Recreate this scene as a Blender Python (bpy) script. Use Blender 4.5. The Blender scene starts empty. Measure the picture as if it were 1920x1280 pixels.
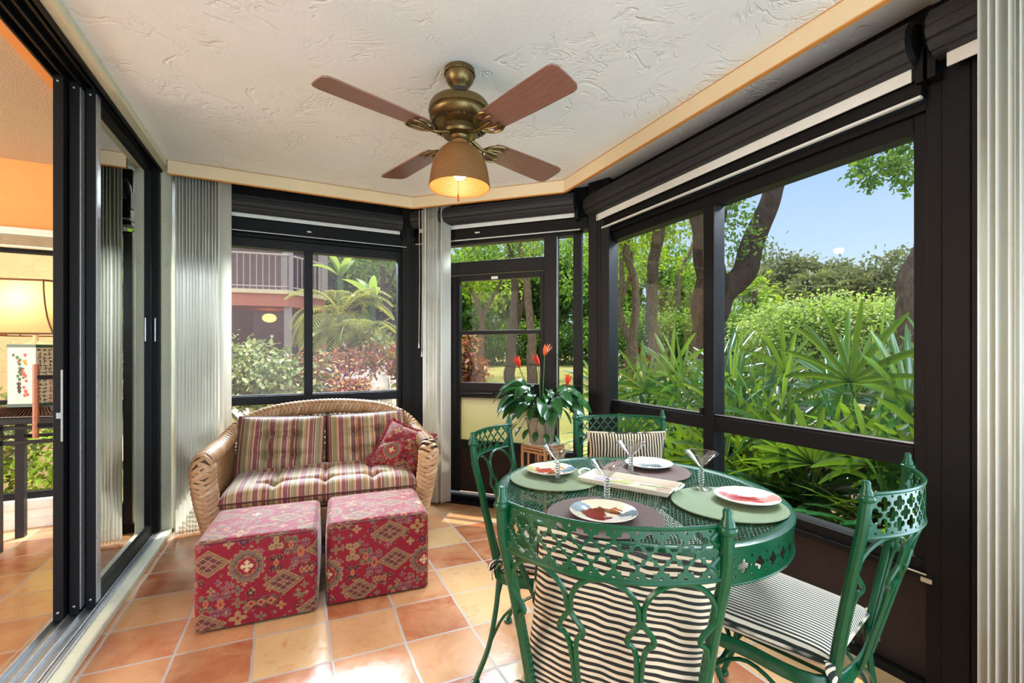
import bpy, bmesh, math, random
import numpy as np
from mathutils import Vector, Matrix, noise as mnoise

S = bpy.context.scene
COL = S.collection
R = math.radians
PI = math.pi

# ------------------------------------------------------------------ camera
CAM_H, CAM_F, CAM_YAW, CAM_HOR = 1.2, 840.0, R(25.8), 663.0
cam_d = bpy.data.cameras.new('camera'); cam = bpy.data.objects.new('camera', cam_d)
COL.objects.link(cam); S.camera = cam
cam.location = (0, 0, CAM_H); cam.rotation_euler = (PI/2, 0, -CAM_YAW)
cam_d.sensor_width = 36.0; cam_d.lens = CAM_F/1920*36.0
cam_d.shift_y = (CAM_HOR-640)/1920.0
cam_d.clip_start = 0.02; cam_d.clip_end = 300

# ------------------------------------------------------------------ colour management, sky, sun, added fill lights
vs = S.view_settings
vs.view_transform = 'Standard'; vs.look = 'None'; vs.gamma = 1.0; vs.exposure = 0.55; vs.use_curve_mapping = False
cy = S.cycles
cy.use_denoising = True; cy.max_bounces = 8; cy.diffuse_bounces = 4; cy.glossy_bounces = 4
cy.transmission_bounces = 8; cy.transparent_max_bounces = 24; cy.sample_clamp_indirect = 6.0
cy.caustics_reflective = False; cy.caustics_refractive = False

def lin(c):
    c = c/255.0
    return c/12.92 if c <= 0.04045 else ((c+0.055)/1.055)**2.4
def rgb(r, g, b): return (lin(r), lin(g), lin(b), 1.0)

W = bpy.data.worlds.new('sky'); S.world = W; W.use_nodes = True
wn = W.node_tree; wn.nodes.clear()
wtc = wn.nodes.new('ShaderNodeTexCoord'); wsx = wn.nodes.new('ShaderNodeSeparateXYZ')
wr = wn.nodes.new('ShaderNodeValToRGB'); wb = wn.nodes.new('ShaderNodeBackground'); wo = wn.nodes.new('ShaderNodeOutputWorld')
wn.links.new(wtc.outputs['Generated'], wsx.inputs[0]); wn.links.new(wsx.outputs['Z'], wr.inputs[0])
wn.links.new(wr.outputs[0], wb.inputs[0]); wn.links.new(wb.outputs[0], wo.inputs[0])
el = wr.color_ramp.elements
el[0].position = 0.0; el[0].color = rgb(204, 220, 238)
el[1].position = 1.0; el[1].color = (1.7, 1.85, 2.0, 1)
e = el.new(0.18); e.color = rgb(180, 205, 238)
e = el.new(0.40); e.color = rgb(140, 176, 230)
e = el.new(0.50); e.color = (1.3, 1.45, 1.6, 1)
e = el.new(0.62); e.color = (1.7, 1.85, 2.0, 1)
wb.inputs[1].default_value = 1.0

def light(name, kind, loc, target, energy, color, **kw):
    d = bpy.data.lights.new(name, kind); o = bpy.data.objects.new(name, d); COL.objects.link(o)
    o.location = loc; d.energy = energy; d.color = color
    o.rotation_euler = (Vector(target)-Vector(loc)).to_track_quat('-Z', 'Y').to_euler()
    for k, v in kw.items(): setattr(d, k, v)
    return o
light('sun', 'SUN', (9, 10, 30), (9-0.17*30, 10-0.23*30, 0), 4.2, (1.0, 0.93, 0.80), angle=R(0.6))
# added fill lights, out of view, standing in for daylight through openings and windows
light('fill_open_end', 'AREA', (0.55, -1.75, .95), (0.7, 2.2, 2.35), 60, (0.60, 0.79, 1.0), shape='RECTANGLE', size=2.5, size_y=2.2)
light('fill_next_bay', 'AREA', (2.75, -0.5, 1.1), (0.2, 1.6, 2.4), 80, (0.60, 0.79, 1.0), shape='RECTANGLE', size=1.9, size_y=1.7)  # added fill, aimed up to brighten the ceiling like lawn bounce
light('fill_right_window', 'AREA', (2.62, 1.75, 2.47), (1.2, 1.75, 1.0), 100, (0.74, 0.86, 1.0), shape='RECTANGLE', size=1.9, size_y=.36)
light('fill_back_window', 'AREA', (0.15, 5.40, 2.98), (0.12, 2.7, .5), 380, (0.74, 0.86, 1.0), shape='RECTANGLE', size=1.7, size_y=.8)
light('fill_bay', 'AREA', (2.5, 4.45, 2.95), (.85, 2.3, .4), 120, (0.74, 0.86, 1.0), shape='RECTANGLE', size=1.3, size_y=.7)
light('fill_terrace', 'AREA', (-2.6, 5.3, 3.6), (-2.4, 6.1, 1.2), 13, (1.0, 0.93, 0.82), shape='RECTANGLE', size=3.0, size_y=.8)  # added to brighten the yellow terrace wall
light('fill_living_room', 'AREA', (-4.2, 1.6, 1.5), (-1.2, 3.2, 1.2), 105, (1.0, 0.90, 0.78), shape='RECTANGLE', size=2.4, size_y=2.0)  # added fill standing inside the living room

# ------------------------------------------------------------------ helpers
def tag(o, label=None, cat=None, group=None, kind=None):
    if label: o['label'] = label
    if cat: o['category'] = cat
    if group: o['group'] = group
    if kind: o['kind'] = kind
    return o

class MB:
    """collects vertices and faces; build() links them as ONE mesh object"""
    def __init__(s): s.v = []; s.f = []; s.c = []; s.uv = {}
    def add(s, verts, faces, col=None):
        n = len(s.v); s.v.extend([tuple(p) for p in verts]); s.f.extend([tuple(i+n for i in f) for f in faces])
        if col is not None: s.c.extend([col]*(len(s.v)-len(s.c)))
        return s
    def box(s, lo, hi, m=None):
        x0, y0, z0 = lo; x1, y1, z1 = hi
        vs_ = [Vector(p) for p in ((x0,y0,z0),(x1,y0,z0),(x1,y1,z0),(x0,y1,z0),(x0,y0,z1),(x1,y0,z1),(x1,y1,z1),(x0,y1,z1))]
        if m is not None: vs_ = [m @ p for p in vs_]
        return s.add(vs_, [(0,3,2,1),(4,5,6,7),(0,1,5,4),(1,2,6,5),(2,3,7,6),(3,0,4,7)])
    def tube(s, pts, r, n=8, closed=False, cap=True, flat=1.0, up=None):
        pts = [Vector(p) for p in pts]; k = len(pts)
        rr = r if isinstance(r, (list, tuple)) else [r]*k
        T = []
        for i in range(k):
            a = pts[(i-1) % k] if (closed or i > 0) else pts[i]; b = pts[(i+1) % k] if (closed or i < k-1) else pts[i]
            t = b-a; T.append(t.normalized() if t.length > 1e-9 else Vector((0,0,1)))
        ref = Vector(up) if up else (Vector((0,0,1)) if abs(T[0].z) < .9 else Vector((1,0,0)))
        nrm = (ref-T[0]*ref.dot(T[0])).normalized(); V = []; F = []
        for i in range(k):
            nrm = nrm-T[i]*nrm.dot(T[i])
            nrm = nrm.normalized() if nrm.length > 1e-6 else T[i].orthogonal().normalized()
            bn = T[i].cross(nrm)
            for j in range(n):
                a = 2*PI*j/n; V.append(pts[i]+(bn*math.cos(a)+nrm*math.sin(a)*flat)*rr[i])
        for i in range(k if closed else k-1):
            for j in range(n):
                F.append((i*n+j, i*n+(j+1) % n, ((i+1) % k)*n+(j+1) % n, ((i+1) % k)*n+j))
        if cap and not closed: F.append(tuple(range(n-1, -1, -1))); F.append(tuple((k-1)*n+j for j in range(n)))
        return s.add(V, F)
    def lathe(s, prof, n=24, o=(0,0,0), axis=None, cap=True):
        V = []; F = []; k = len(prof)
        for r, z in prof:
            for j in range(n):
                a = 2*PI*j/n; V.append(Vector((r*math.cos(a), r*math.sin(a), z)))
        if axis is not None: V = [axis @ p for p in V]
        V = [p+Vector(o) for p in V]
        for i in range(k-1):
            for j in range(n): F.append((i*n+j, i*n+(j+1) % n, (i+1)*n+(j+1) % n, (i+1)*n+j))
        if cap: F.append(tuple(range(n-1, -1, -1))); F.append(tuple((k-1)*n+j for j in range(n)))
        return s.add(V, F)
    def ball(s, c, r, n=10, m=6):
        if not isinstance(r, (tuple, list)): r = (r, r, r)
        V = [(c[0], c[1], c[2]-r[2])]; F = []
        for i in range(1, m):
            t = PI*i/m
            for j in range(n):
                a = 2*PI*j/n; V.append((c[0]+r[0]*math.sin(t)*math.cos(a), c[1]+r[1]*math.sin(t)*math.sin(a), c[2]-r[2]*math.cos(t)))
        V.append((c[0], c[1], c[2]+r[2])); L = len(V)-1
        for j in range(n):
            F.append((0, 1+(j+1) % n, 1+j)); F.append((L, 1+(m-2)*n+j, 1+(m-2)*n+(j+1) % n))
            for i in range(m-2): F.append((1+i*n+j, 1+i*n+(j+1) % n, 1+(i+1)*n+(j+1) % n, 1+(i+1)*n+j))
        return s.add(V, F)
    def grid(s, P, wrap_u=False):
        """P: rows of points"""
        k = len(P); n = len(P[0]); F = []
        for i in range(k-1+(1 if wrap_u else 0)):
            for j in range(n-1): F.append((i*n+j, ((i+1) % k)*n+j, ((i+1) % k)*n+j+1, i*n+j+1))
        return s.add([p for row in P for p in row], F)
    def build(s, name, mat, parent=None, loc=None, rz=0, smooth=35, bevel=0, solid=0, colors=None, weld=0):
        me = bpy.data.meshes.new(name); me.from_pydata(s.v, [], s.f); me.update()
        if weld:
            bm = bmesh.new(); bm.from_mesh(me); bmesh.ops.remove_doubles(bm, verts=bm.verts, dist=weld); bm.to_mesh(me); bm.free()
        if colors is None and s.c and len(s.c) == len(s.v): colors = s.c
        if colors is not None:
            ca = me.color_attributes.new('paint', 'FLOAT_COLOR', 'POINT')
            ca.data.foreach_set('color', np.asarray(colors, np.float32).reshape(-1))
        if smooth:
            me.polygons.foreach_set('use_smooth', [True]*len(me.polygons))
            me.set_sharp_from_angle(angle=R(smooth))
        return link(name, me, mat, parent, loc, rz, bevel, solid)

def link(name, me, mat, parent=None, loc=None, rz=0, bevel=0, solid=0):
    o = bpy.data.objects.new(name, me); COL.objects.link(o)
    if mat: me.materials.append(mat)
    if parent: o.parent = parent
    if loc is not None: o.location = loc
    if rz: o.rotation_euler.z = rz
    if solid: md = o.modifiers.new('solid', 'SOLIDIFY'); md.thickness = solid; md.offset = 0
    if bevel: md = o.modifiers.new('bevel', 'BEVEL'); md.width = bevel; md.segments = 2; md.limit_method = 'ANGLE'; md.angle_limit = R(40)
    return o

def np_mesh(name, V, F, mat, parent=None, smooth=True, colors=None, loc=None, rz=0):
    """F: (m,k) int array"""
    me = bpy.data.meshes.new(name); V = np.asarray(V, np.float32); F = np.asarray(F, np.int32); m, k = F.shape
    me.vertices.add(len(V)); me.vertices.foreach_set('co', V.reshape(-1))
    me.loops.add(m*k); me.loops.foreach_set('vertex_index', F.reshape(-1))
    me.polygons.add(m); me.polygons.foreach_set('loop_start', np.arange(0, m*k, k, dtype=np.int32))
    me.update(calc_edges=True)
    if smooth: me.polygons.foreach_set('use_smooth', [True]*m)
    if colors is not None:
        ca = me.color_attributes.new('paint', 'FLOAT_COLOR', 'POINT'); ca.data.foreach_set('color', np.asarray(colors, np.float32).reshape(-1))
    me.validate()
    return link(name, me, mat, parent, loc, rz)

def empty(name, loc=(0,0,0), rz=0):
    o = bpy.data.objects.new(name, None); COL.objects.link(o); o.location = loc; o.rotation_euler.z = rz
    o.empty_display_size = .1
    return o
def thing(name, label, cat, loc=(0,0,0), rz=0, group=None): return tag(empty(name, loc, rz), label, cat, group)
def struct(o): o['kind'] = 'structure'; return o
def kids(o): return [c for c in COL.objects if c.parent == o]
def copy_tree(o, parent=None):
    c = o.copy(); COL.objects.link(c)
    if parent: c.parent = parent
    for ch in kids(o): copy_tree(ch, c)
    return c
def spline(pts, n=8, closed=False):
    """Catmull-Rom through pts"""
    P = [Vector(p) for p in pts]; k = len(P); out = []
    for i in range(k if closed else k-1):
        p0 = P[(i-1) % k] if (closed or i > 0) else P[0]*2-P[1]
        p1, p2 = P[i], P[(i+1) % k]
        p3 = P[(i+2) % k] if (closed or i < k-2) else P[-1]*2-P[-2]
        for j in range(n):
            t = j/n
            out.append(0.5*((2*p1)+(p2-p0)*t+(2*p0-5*p1+4*p2-p3)*t*t+(3*p1-p0-3*p2+p3)*t*t*t))
    if not closed: out.append(P[-1])
    return out
CS, CC = math.sin(CAM_YAW), math.cos(CAM_YAW)
def at(px, py, d):
    """world point that the survey of the photograph puts at depth d metres"""
    r = (px-960)/CAM_F*d
    return Vector((CS*d+CC*r, CC*d-CS*r, CAM_H+(CAM_HOR-py)/CAM_F*d))

# ------------------------------------------------------------------ materials
MATS = {}
class NT:
    def __init__(s, name):
        s.m = bpy.data.materials.new(name); s.m.use_nodes = True; s.t = s.m.node_tree; s.t.nodes.clear()
        s.out = s.t.nodes.new('ShaderNodeOutputMaterial'); MATS[name] = s.m
    def n(s, t, **kw):
        x = s.t.nodes.new('ShaderNode'+t)
        for k, v in kw.items():
            if k.startswith('i_'):
                key = k[2:]; key = int(key) if key.isdigit() else key.replace('_', ' '); s.set(x, key, v)
            else: setattr(x, k, v)
        return x
    def set(s, x, key, v):
        if isinstance(v, bpy.types.NodeSocket): s.t.links.new(v, x.inputs[key])
        elif isinstance(v, bpy.types.Node): s.t.links.new(v.outputs[0], x.inputs[key])
        else: x.inputs[key].default_value = v
    def coord(s, which='Object', scale=None):
        c = s.n('TexCoord').outputs[which]
        if scale is None: return c
        return s.n('Mapping', i_Vector=c, i_Scale=scale).outputs[0]
    def noise(s, vec, scale, detail=4, rough=.55, dist=0): return s.n('TexNoise', i_Vector=vec, i_Scale=scale, i_Detail=detail, i_Roughness=rough, i_Distortion=dist)
    def ramp(s, fac, stops, interp='LINEAR'):
        r = s.n('ValToRGB', i_0=fac); cr = r.color_ramp; cr.interpolation = interp
        while len(cr.elements) > 1: cr.elements.remove(cr.elements[-1])
        for i, (p, c) in enumerate(stops):
            el_ = cr.elements[0] if i == 0 else cr.elements.new(p)
            el_.position = p; el_.color = c if not isinstance(c, (int, float)) else (c, c, c, 1)
        return r.outputs[0]
    def mix(s, fac, a, b, mode='MIX'):
        x = s.n('Mix', data_type='RGBA', blend_type=mode)
        for key, v in ((0, fac), (6, a), (7, b)): s.set(x, key, v)
        return x.outputs[2]
    def math(s, op, a, b=0.0):
        x = s.n('Math', operation=op); s.set(x, 0, a); s.set(x, 1, b); return x.outputs[0]
    def bump(s, h, strength=.3, dist=.01): return s.n('Bump', i_Height=h, i_Strength=strength, i_Distance=dist).outputs[0]
    def pbr(s, base, rough=.5, metal=0.0, normal=None, spec=.5, **kw):
        p = s.n('BsdfPrincipled', i_Base_Color=base, i_Roughness=rough, i_Metallic=metal)
        s.set(p, 'Specular IOR Level', spec)
        if normal is not None: s.set(p, 'Normal', normal)
        for k, v in kw.items(): s.set(p, k.replace('_', ' '), v)
        return p
    def end(s, sh): s.t.links.new(sh.outputs[0], s.out.inputs[0]); return s.m

def plain(name, c, rough=.5, metal=0., var=.08, scale=14, bump=0.0, spec=.5, **kw):
    """plain paint, metal, plastic or wood with a light unevenness of tone and surface"""
    t = NT(name); co = t.coord(); nz = t.noise(co, scale)
    lo = tuple(x*(1-var) for x in c[:3])+(1,); hi = tuple(min(1, x*(1+var)) for x in c[:3])+(1,)
    base = t.ramp(nz.outputs[0], [(.3, lo), (.7, hi)])
    nm = t.bump(t.noise(co, scale*6).outputs[0], bump, .004) if bump else None
    return t.end(t.pbr(base, rough, metal, nm, spec, **kw))

def cloth_bump(t, k=900):
    co = t.coord(); return t.bump(t.noise(co, k, 2).outputs[0], .25, .001)

# room surfaces
def m_stucco(name, c, c2, k=1.0):
    t = NT(name); co = t.coord()
    big = t.noise(co, 3.6*k, 4, .55, .8); ridge = t.math('ABSOLUTE', t.math('SUBTRACT', big.outputs[0], .5))
    line = t.ramp(ridge, [(0, 1.0), (.010, .9), (.022, 0.0)])
    mask = t.ramp(t.noise(co, 2.3*k, 3, .6).outputs[0], [(.47, 0.0), (.57, 1.0)])
    l2 = t.ramp(t.math('ABSOLUTE', t.math('SUBTRACT', t.noise(co, 8*k, 4, .6, 1.0).outputs[0], .5)), [(0, 1.0), (.02, .5), (.05, 0.0)])
    m2 = t.ramp(t.noise(co, 3.9*k, 2, .5).outputs[0], [(.52, 0.0), (.62, 1.0)])
    h = t.math('ADD', t.math('MULTIPLY', line, mask), t.math('MULTIPLY', t.math('MULTIPLY', l2, m2), .7))
    h = t.math('ADD', t.math('MULTIPLY', h, -1.0), t.math('MULTIPLY', t.noise(co, 40*k, 4).outputs[0], .25))
    base = t.mix(t.noise(co, 5).outputs[0], c, c2)
    return t.end(t.pbr(base, .85, 0, t.bump(h, .42, .010), .2))
m_stucco('ceiling_white', rgb(234, 239, 240), rgb(226, 232, 234))
m_stucco('stucco_cream', rgb(214, 213, 190), rgb(196, 196, 170), 3.0)
m_stucco('stucco_yellow', rgb(226, 208, 158), rgb(214, 196, 146), 1.6)

def m_floor():
    t = NT('terracotta'); co = t.coord()
    sx = t.n('SeparateXYZ', i_0=co); y2 = t.math('ADD', sx.outputs[1], t.math('MULTIPLY', sx.outputs[0], .045))
    wob = t.noise(co, 3.0, 2)
    cx = t.math('ADD', t.math('SUBTRACT', sx.outputs[0], .13), t.math('MULTIPLY', t.math('SUBTRACT', wob.outputs[0], .5), .03))
    cv = t.n('CombineXYZ', i_0=t.math('ADD', cx, 28.4), i_1=t.math('ADD', y2, 28.5-1.886), i_2=0.0)
    def brick(a, b, mortar): 
        return t.n('TexBrick', i_Vector=cv, i_Color1=a, i_Color2=b, i_Mortar=mortar, i_Scale=1.0, i_Mortar_Size=.006, i_Mortar_Smooth=.25, i_Bias=0.0, i_Brick_Width=.284, i_Row_Height=.285, offset=0.0, squash=1.0)
    b = brick((0,0,0,1), (1,1,1,1), (.5,.5,.5,1))
    tone = t.ramp(b.outputs[0], [(0, rgb(156, 78, 48)), (.3, rgb(182, 114, 76)), (.55, rgb(202, 154, 108)), (.8, rgb(208, 170, 120)), (1, rgb(170, 96, 62))])
    n1 = t.noise(co, 5.5, 6, .65, .6); tone = t.mix(t.ramp(n1.outputs[0], [(.35, 0.0), (.7, .5)]), tone, rgb(222, 180, 130))
    n3 = t.noise(co, 11, 5, .7, 1.0); tone = t.mix(t.ramp(n3.outputs[0], [(.56, 0.0), (.72, .55)]), tone, rgb(186, 92, 56))
    base = t.mix(b.outputs['Fac'], tone, rgb(178, 162, 150))
    h = t.math('ADD', t.math('MULTIPLY', b.outputs['Fac'], -1.0), t.math('MULTIPLY', t.noise(co, 22, 5, .6).outputs[0], .35))
    rough = t.ramp(t.math('ADD', t.math('MULTIPLY', t.noise(co, 30, 4).outputs[0], .7), t.math('MULTIPLY', b.outputs['Fac'], .6)), [(.2, .13), (.9, .42)])
    return t.end(t.pbr(base, rough, 0, t.bump(h, .35, .006), .55))
m_floor()
plain('bronze', rgb(19, 19, 21), .45, 0, .25, 60, .25, .25)
plain('bronze_dark', rgb(13, 13, 15), .5, 0, .2, 40, .2, .2)
plain('kick_panel', rgb(40, 29, 27), .42, 0, .12, 18, .15, .3)
plain('shutter', rgb(36, 37, 39), .5, 0, .3, 90, .6, .5)
plain('white_bar', rgb(224, 226, 220), .45, 0, .05)
plain('vinyl', rgb(232, 230, 220), .42, 0, .03, 3, 0, .5)
plain('valance_wood', rgb(226, 206, 170), .45, 0, .04, 3)
plain('valance_edge', rgb(206, 140, 66), .5)
plain('aluminium', rgb(188, 192, 194), .32, .75, .12, 50, .2)
plain('orange_wall', rgb(240, 170, 104), .8, 0, .04, 3, .1, .2)
t_ = NT('popcorn'); co_ = t_.coord()
t_.end(t_.pbr(t_.mix(t_.noise(co_, 90).outputs[0], rgb(232, 210, 178), rgb(244, 228, 204)), .95, 0, t_.bump(t_.noise(co_, 130, 4, .7).outputs[0], 1.0, .02), .1))
plain('wood_handle', rgb(176, 96, 44), .4, 0, .2, 60)
plain('brown_base', rgb(60, 52, 46), .7)
plain('outlet_plastic', rgb(206, 190, 160), .5)
plain('terrace_white', rgb(236, 236, 230), .6)

def m_glass(name, tint=.94, refl=.55, rough=0.0):
    t = NT(name); tr = t.n('BsdfTransparent', i_0=(tint, tint*1.0, tint*.985, 1)); gl = t.n('BsdfGlossy', i_Roughness=rough)
    fr = t.n('Fresnel', i_IOR=1.5); mx = t.n('MixShader', i_0=t.math('MULTIPLY', fr.outputs[0], refl), i_1=tr.outputs[0], i_2=gl.outputs[0])
    return t.end(mx)
m_glass('pane', .97, .10)
m_glass('door_glass', .72, 3.6)
def m_screen(name, c, cover):
    t = NT(name); tr = t.n('BsdfTransparent'); d = t.n('BsdfDiffuse', i_0=c); tl = t.n('BsdfTranslucent', i_0=c)
    w = t.n('TexWave', i_Vector=t.coord(), i_Scale=300.0, i_Distortion=0.0); 
    m1 = t.n('MixShader', i_0=.18, i_1=d.outputs[0], i_2=tl.outputs[0])
    f = t.math('ADD', t.math('MULTIPLY', t.noise(t.coord(), 260, 2).outputs[0], cover*.5), cover*.75)
    return t.end(t.n('MixShader', i_0=f, i_1=tr.outputs[0], i_2=m1.outputs[0]))
m_screen('screen', rgb(140, 124, 132), .11)
m_screen('screen_light', rgb(150, 165, 175), .010)
t_ = NT('frosted'); t_.end(t_.n('MixShader', i_0=.90, i_1=t_.n('BsdfTransparent').outputs[0], i_2=t_.n('MixShader', i_0=.12, i_1=t_.n('BsdfTranslucent', i_0=rgb(158, 152, 112)).outputs[0], i_2=t_.n('BsdfGlossy', i_Roughness=.4).outputs[0]).outputs[0]))
# ================================================================== THE SETTING
YB, XR, XL, CZ = 3.85, 2.05, -0.74, 2.44
YN = -1.6                     # the open end of the porch, behind the camera
MB().box((-5.5, YN, -.12), (XR+.12, 4.6, 0)).build('floor', MATS['terracotta'], smooth=0)['kind'] = 'structure'
c_ = MB(); c_.add([(XL-.02, YN, CZ), (XR+.2, YN, CZ), (XR+.2, 2.67+.08, CZ), (.87+.08, YB+.2, CZ), (XL-.02, YB+.2, CZ),
                   (XL-.02, YN, CZ+.14), (XR+.2, YN, CZ+.14), (XR+.2, 2.67+.08, CZ+.14), (.87+.08, YB+.2, CZ+.14), (XL-.02, YB+.2, CZ+.14)],
                  [(0,1,2,3,4), (9,8,7,6,5), (0,5,6,1), (1,6,7,2), (2,7,8,3), (3,8,9,4), (4,9,5,0)])
struct(c_.build('ceiling', MATS['ceiling_white'], smooth=0))

def wall(name, org, ang): return struct(empty(name, (org[0], org[1], 0), ang))
def bar(mb, s0, s1, n0, n1, z0, z1): return mb.box((s0, n0, z0), (s1, n1, z1))
def sub(parent, name, mat, boxes, bevel=.003, smooth=0):
    m = MB()
    for b in boxes: bar(m, *b)
    return m.build(name, MATS[mat], parent, bevel=bevel, smooth=smooth)

# ---- window 1: back wall, two panes over a low light
B0 = (XL, YB)
w1 = wall('window_1', B0, 0)
sub(w1, 'frame', 'bronze', [(.05, .10, -.03, .05, .05, 2.02), (1.519, 1.63, -.03, .05, .05, 2.09), (.10, 1.519, -.03, .05, 1.99, 2.06),
    (.10, 1.519, -.035, .05, .82, .885), (.10, 1.519, -.03, .05, .05, .20), (.10, 1.519, -.02, .03, .875, .893)])
sub(w1, 'mullion', 'bronze', [(.80, .862, -.03, .05, .885, 1.99), (.806, .856, -.02, .05, .20, .82)])
sub(w1, 'head_rail', 'bronze_dark', [(0.05, 1.61, -.05, .05, 2.06, 2.085), (0.05, 1.61, -.07, .05, 2.095, 2.19), (.05, 1.61, -.085, -.02, 2.085, 2.097), (.05, 1.61, -.02, .05, 2.19, 2.44)])
sub(w1, 'track_lip', 'aluminium', [(.05, 1.60, -.092, -.085, 2.088, 2.0935)], 0)
sub(w1, 'latch_cap', 'bronze_dark', [(.55, .59, -.078, -.07, 2.12, 2.13), (.95, .99, -.078, -.07, 2.12, 2.13)], .001)
sub(w1, 'clip', 'white_bar', [(.82, .85, -.08, -.07, 2.13, 2.14)], .001)
for a, b in ((.10, .80), (.862, 1.519)):
    sub(w1, 'pane', 'pane', [(a, b, .012, .016, .885, 1.99)], 0)
    sub(w1, 'insect_screen', 'screen', [(a, b, .035, .0355, .885, 1.99)], 0)
sub(w1, 'low_pane', 'pane', [(.10, 1.519, .012, .016, .20, .82)], 0)
sub(w1, 'low_screen', 'screen', [(.10, 1.519, .035, .0355, .20, .82)], 0)
# ---- diagonal bay: screen door, transom, side light
D0 = (.87, 3.85); DA = -PI/4
w2 = wall('window_2', D0, DA)
sub(w2, 'frame', 'bronze', [(.10, .20, -.03, .05, .06, 2.12), (1.215, 1.315, -.035, .05, .06, 2.12), (1.438, 1.50, -.03, .05, .06, 2.12),
    (.20, 1.215, -.03, .05, 1.845, 1.945), (.10, 1.50, -.03, .05, 2.085, 2.14), (1.315, 1.438, -.03, .05, .06, .46)])
sub(w2, 'head_rail', 'bronze_dark', [(.10, 1.55, -.07, .05, 2.115, 2.20), (.10, 1.55, -.02, .05, 2.20, 2.44)])
sub(w2, 'track_lip', 'aluminium', [(.12, 1.50, -.078, -.07, 2.106, 2.115)], 0)
sub(w2, 'clip', 'white_bar', [(.66, .70, -.08, -.07, 2.155, 2.165)], .001)
sub(w2, 'transom_pane', 'pane', [(.20, 1.215, .012, .016, 1.945, 2.085)], 0)
sub(w2, 'transom_screen', 'screen_light', [(.20, 1.215, .03, .0305, 1.945, 2.085)], 0)
sub(w2, 'side_pane', 'pane', [(1.315, 1.438, .012, .016, .46, 2.085)], 0)
sub(w2, 'bright_edge', 'aluminium', [(1.311, 1.317, -.034, .0, .46, 2.085)], 0)
sub(w2, 'threshold', 'bronze_dark', [(.10, 1.50, -.06, .06, 0, .055), (.10, 1.50, -.10, -.06, 0, .03)])
d1 = wall('door_1', D0, DA)
sub(d1, 'frame', 'bronze', [(.21, .50, -.025, .02, .08, 1.835), (1.18, 1.212, -.025, .02, .08, 1.835), (.50, 1.18, -.025, .02, 1.79, 1.835),
    (.50, 1.18, -.025, .02, .90, .967), (.50, 1.18, -.025, .02, .845, .90), (.50, 1.18, -.025, .02, .44, .50), (.50, 1.18, -.02, .015, 1.355, 1.386)])
sub(d1, 'kick_panel', 'kick_panel', [(.50, 1.18, -.012, .01, .08, .46)])
sub(d1, 'upper_pane', 'pane', [(.50, 1.18, .0, .004, 1.38, 1.80)], 0)
sub(d1, 'lower_pane', 'pane', [(.50, 1.18, .0, .004, .967, 1.36)], 0)
sub(d1, 'frosted_panel', 'frosted', [(.50, 1.18, .0, .004, .49, .855)], 0)
sub(d1, 'sticker', 'white_bar', [(.78, .835, -.028, -.025, 1.868-.075, 1.889-.075)], 0)
hb = MB(); hb.tube([(.52, -.05, .868), (.70, -.05, .878), (.80, -.045, .878)], [.010, .013, .009], 10); hb.tube([(.78, -.05, .878), (.79, -.02, .875)], .006); hb.tube([(.53, -.05, .868), (.53, -.02, .868)], .006)
hb.build('handle', MATS['bronze_dark'], d1)
# ---- window 3: long right wall
R0 = (XR, 2.67); RA = -PI/2
w3 = wall('window_3', R0, RA)
sub(w3, 'frame', 'bronze_dark', [(-.02, .073, -.03, .05, .40, 2.06), (1.84, 1.88, -.03, .05, .40, 2.06), (.073, 1.84, -.03, .05, 2.0, 2.06),
    (.073, 1.84, -.03, .05, .788, .862), (.073, 1.84, -.022, .03, .862, .872), (-.02, 1.88, -.035, .05, .405, .468), (-.02, 1.90, -.05, -.03, .40, .425)])
sub(w3, 'mullion', 'bronze_dark', [(.912, .982, -.035, .05, .468, 2.0)])
sub(w3, 'glazing_bead', 'aluminium', [(.073, .912, -.026, -.0225, .8725, .8765), (.982, 1.84, -.026, -.0225, .8725, .8765)], 0)
sub(w3, 'latch', 'bronze_dark', [(.895, .915, -.045, -.03, .87, .905)], .002)
sub(w3, 'head_rail', 'bronze_dark', [(-.05, 1.885, -.05, .05, 2.06, 2.088), (-.05, 1.885, -.085, .05, 2.10, 2.155), (-.05, 1.885, -.10, .02, 2.155, 2.20), (-.2, 1.885, -.02, .05, 2.15, 2.44)])
sub(w3, 'track_lip', 'white_bar', [(-.04, 1.885, -.092, -.075, 2.09, 2.10)], 0)
sub(w3, 'clip', 'white_bar', [(1.2, 1.235, -.105, -.098, 2.205, 2.212), (.62, .65, -.105, -.098, 2.205, 2.212)], .001)
sub(w3, 'broken_corner', 'outlet_plastic', [(1.80, 1.885, -.054, -.049, .42, .424), (1.87, 1.90, -.054, -.049, .395, .41)], 0)
for a, b in ((.073, .912), (.982, 1.84)):
    sub(w3, 'pane', 'pane', [(a, b, .012, .016, .872, 2.0)], 0)
    sub(w3, 'low_pane', 'pane', [(a, b, .012, .016, .468, .788)], 0)
sub(w3, 'insect_screen', 'screen_light', [(.982, 1.84, .034, .0345, .872, 2.0)], 0)
wr_ = wall('wall_right', R0, RA)
sub(wr_, 'panel', 'kick_panel', [(-.05, 4.3, -.012, .05, .0, .40)], 0)
sub(wr_, 'panel_seam', 'bronze_dark', [(1.18, 1.184, -.0135, -.01, .03, .38)], 0)
struct(MB().box((XR-.045, YN, 0), (XR-.012, 2.6, .035)).build('baseboard_right', MATS['bronze_dark'], smooth=0))
struct(MB().box((XL, YB-.04, 0), (.9, YB+.05, .05)).build('baseboard_back', MATS['bronze_dark'], smooth=0))
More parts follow.
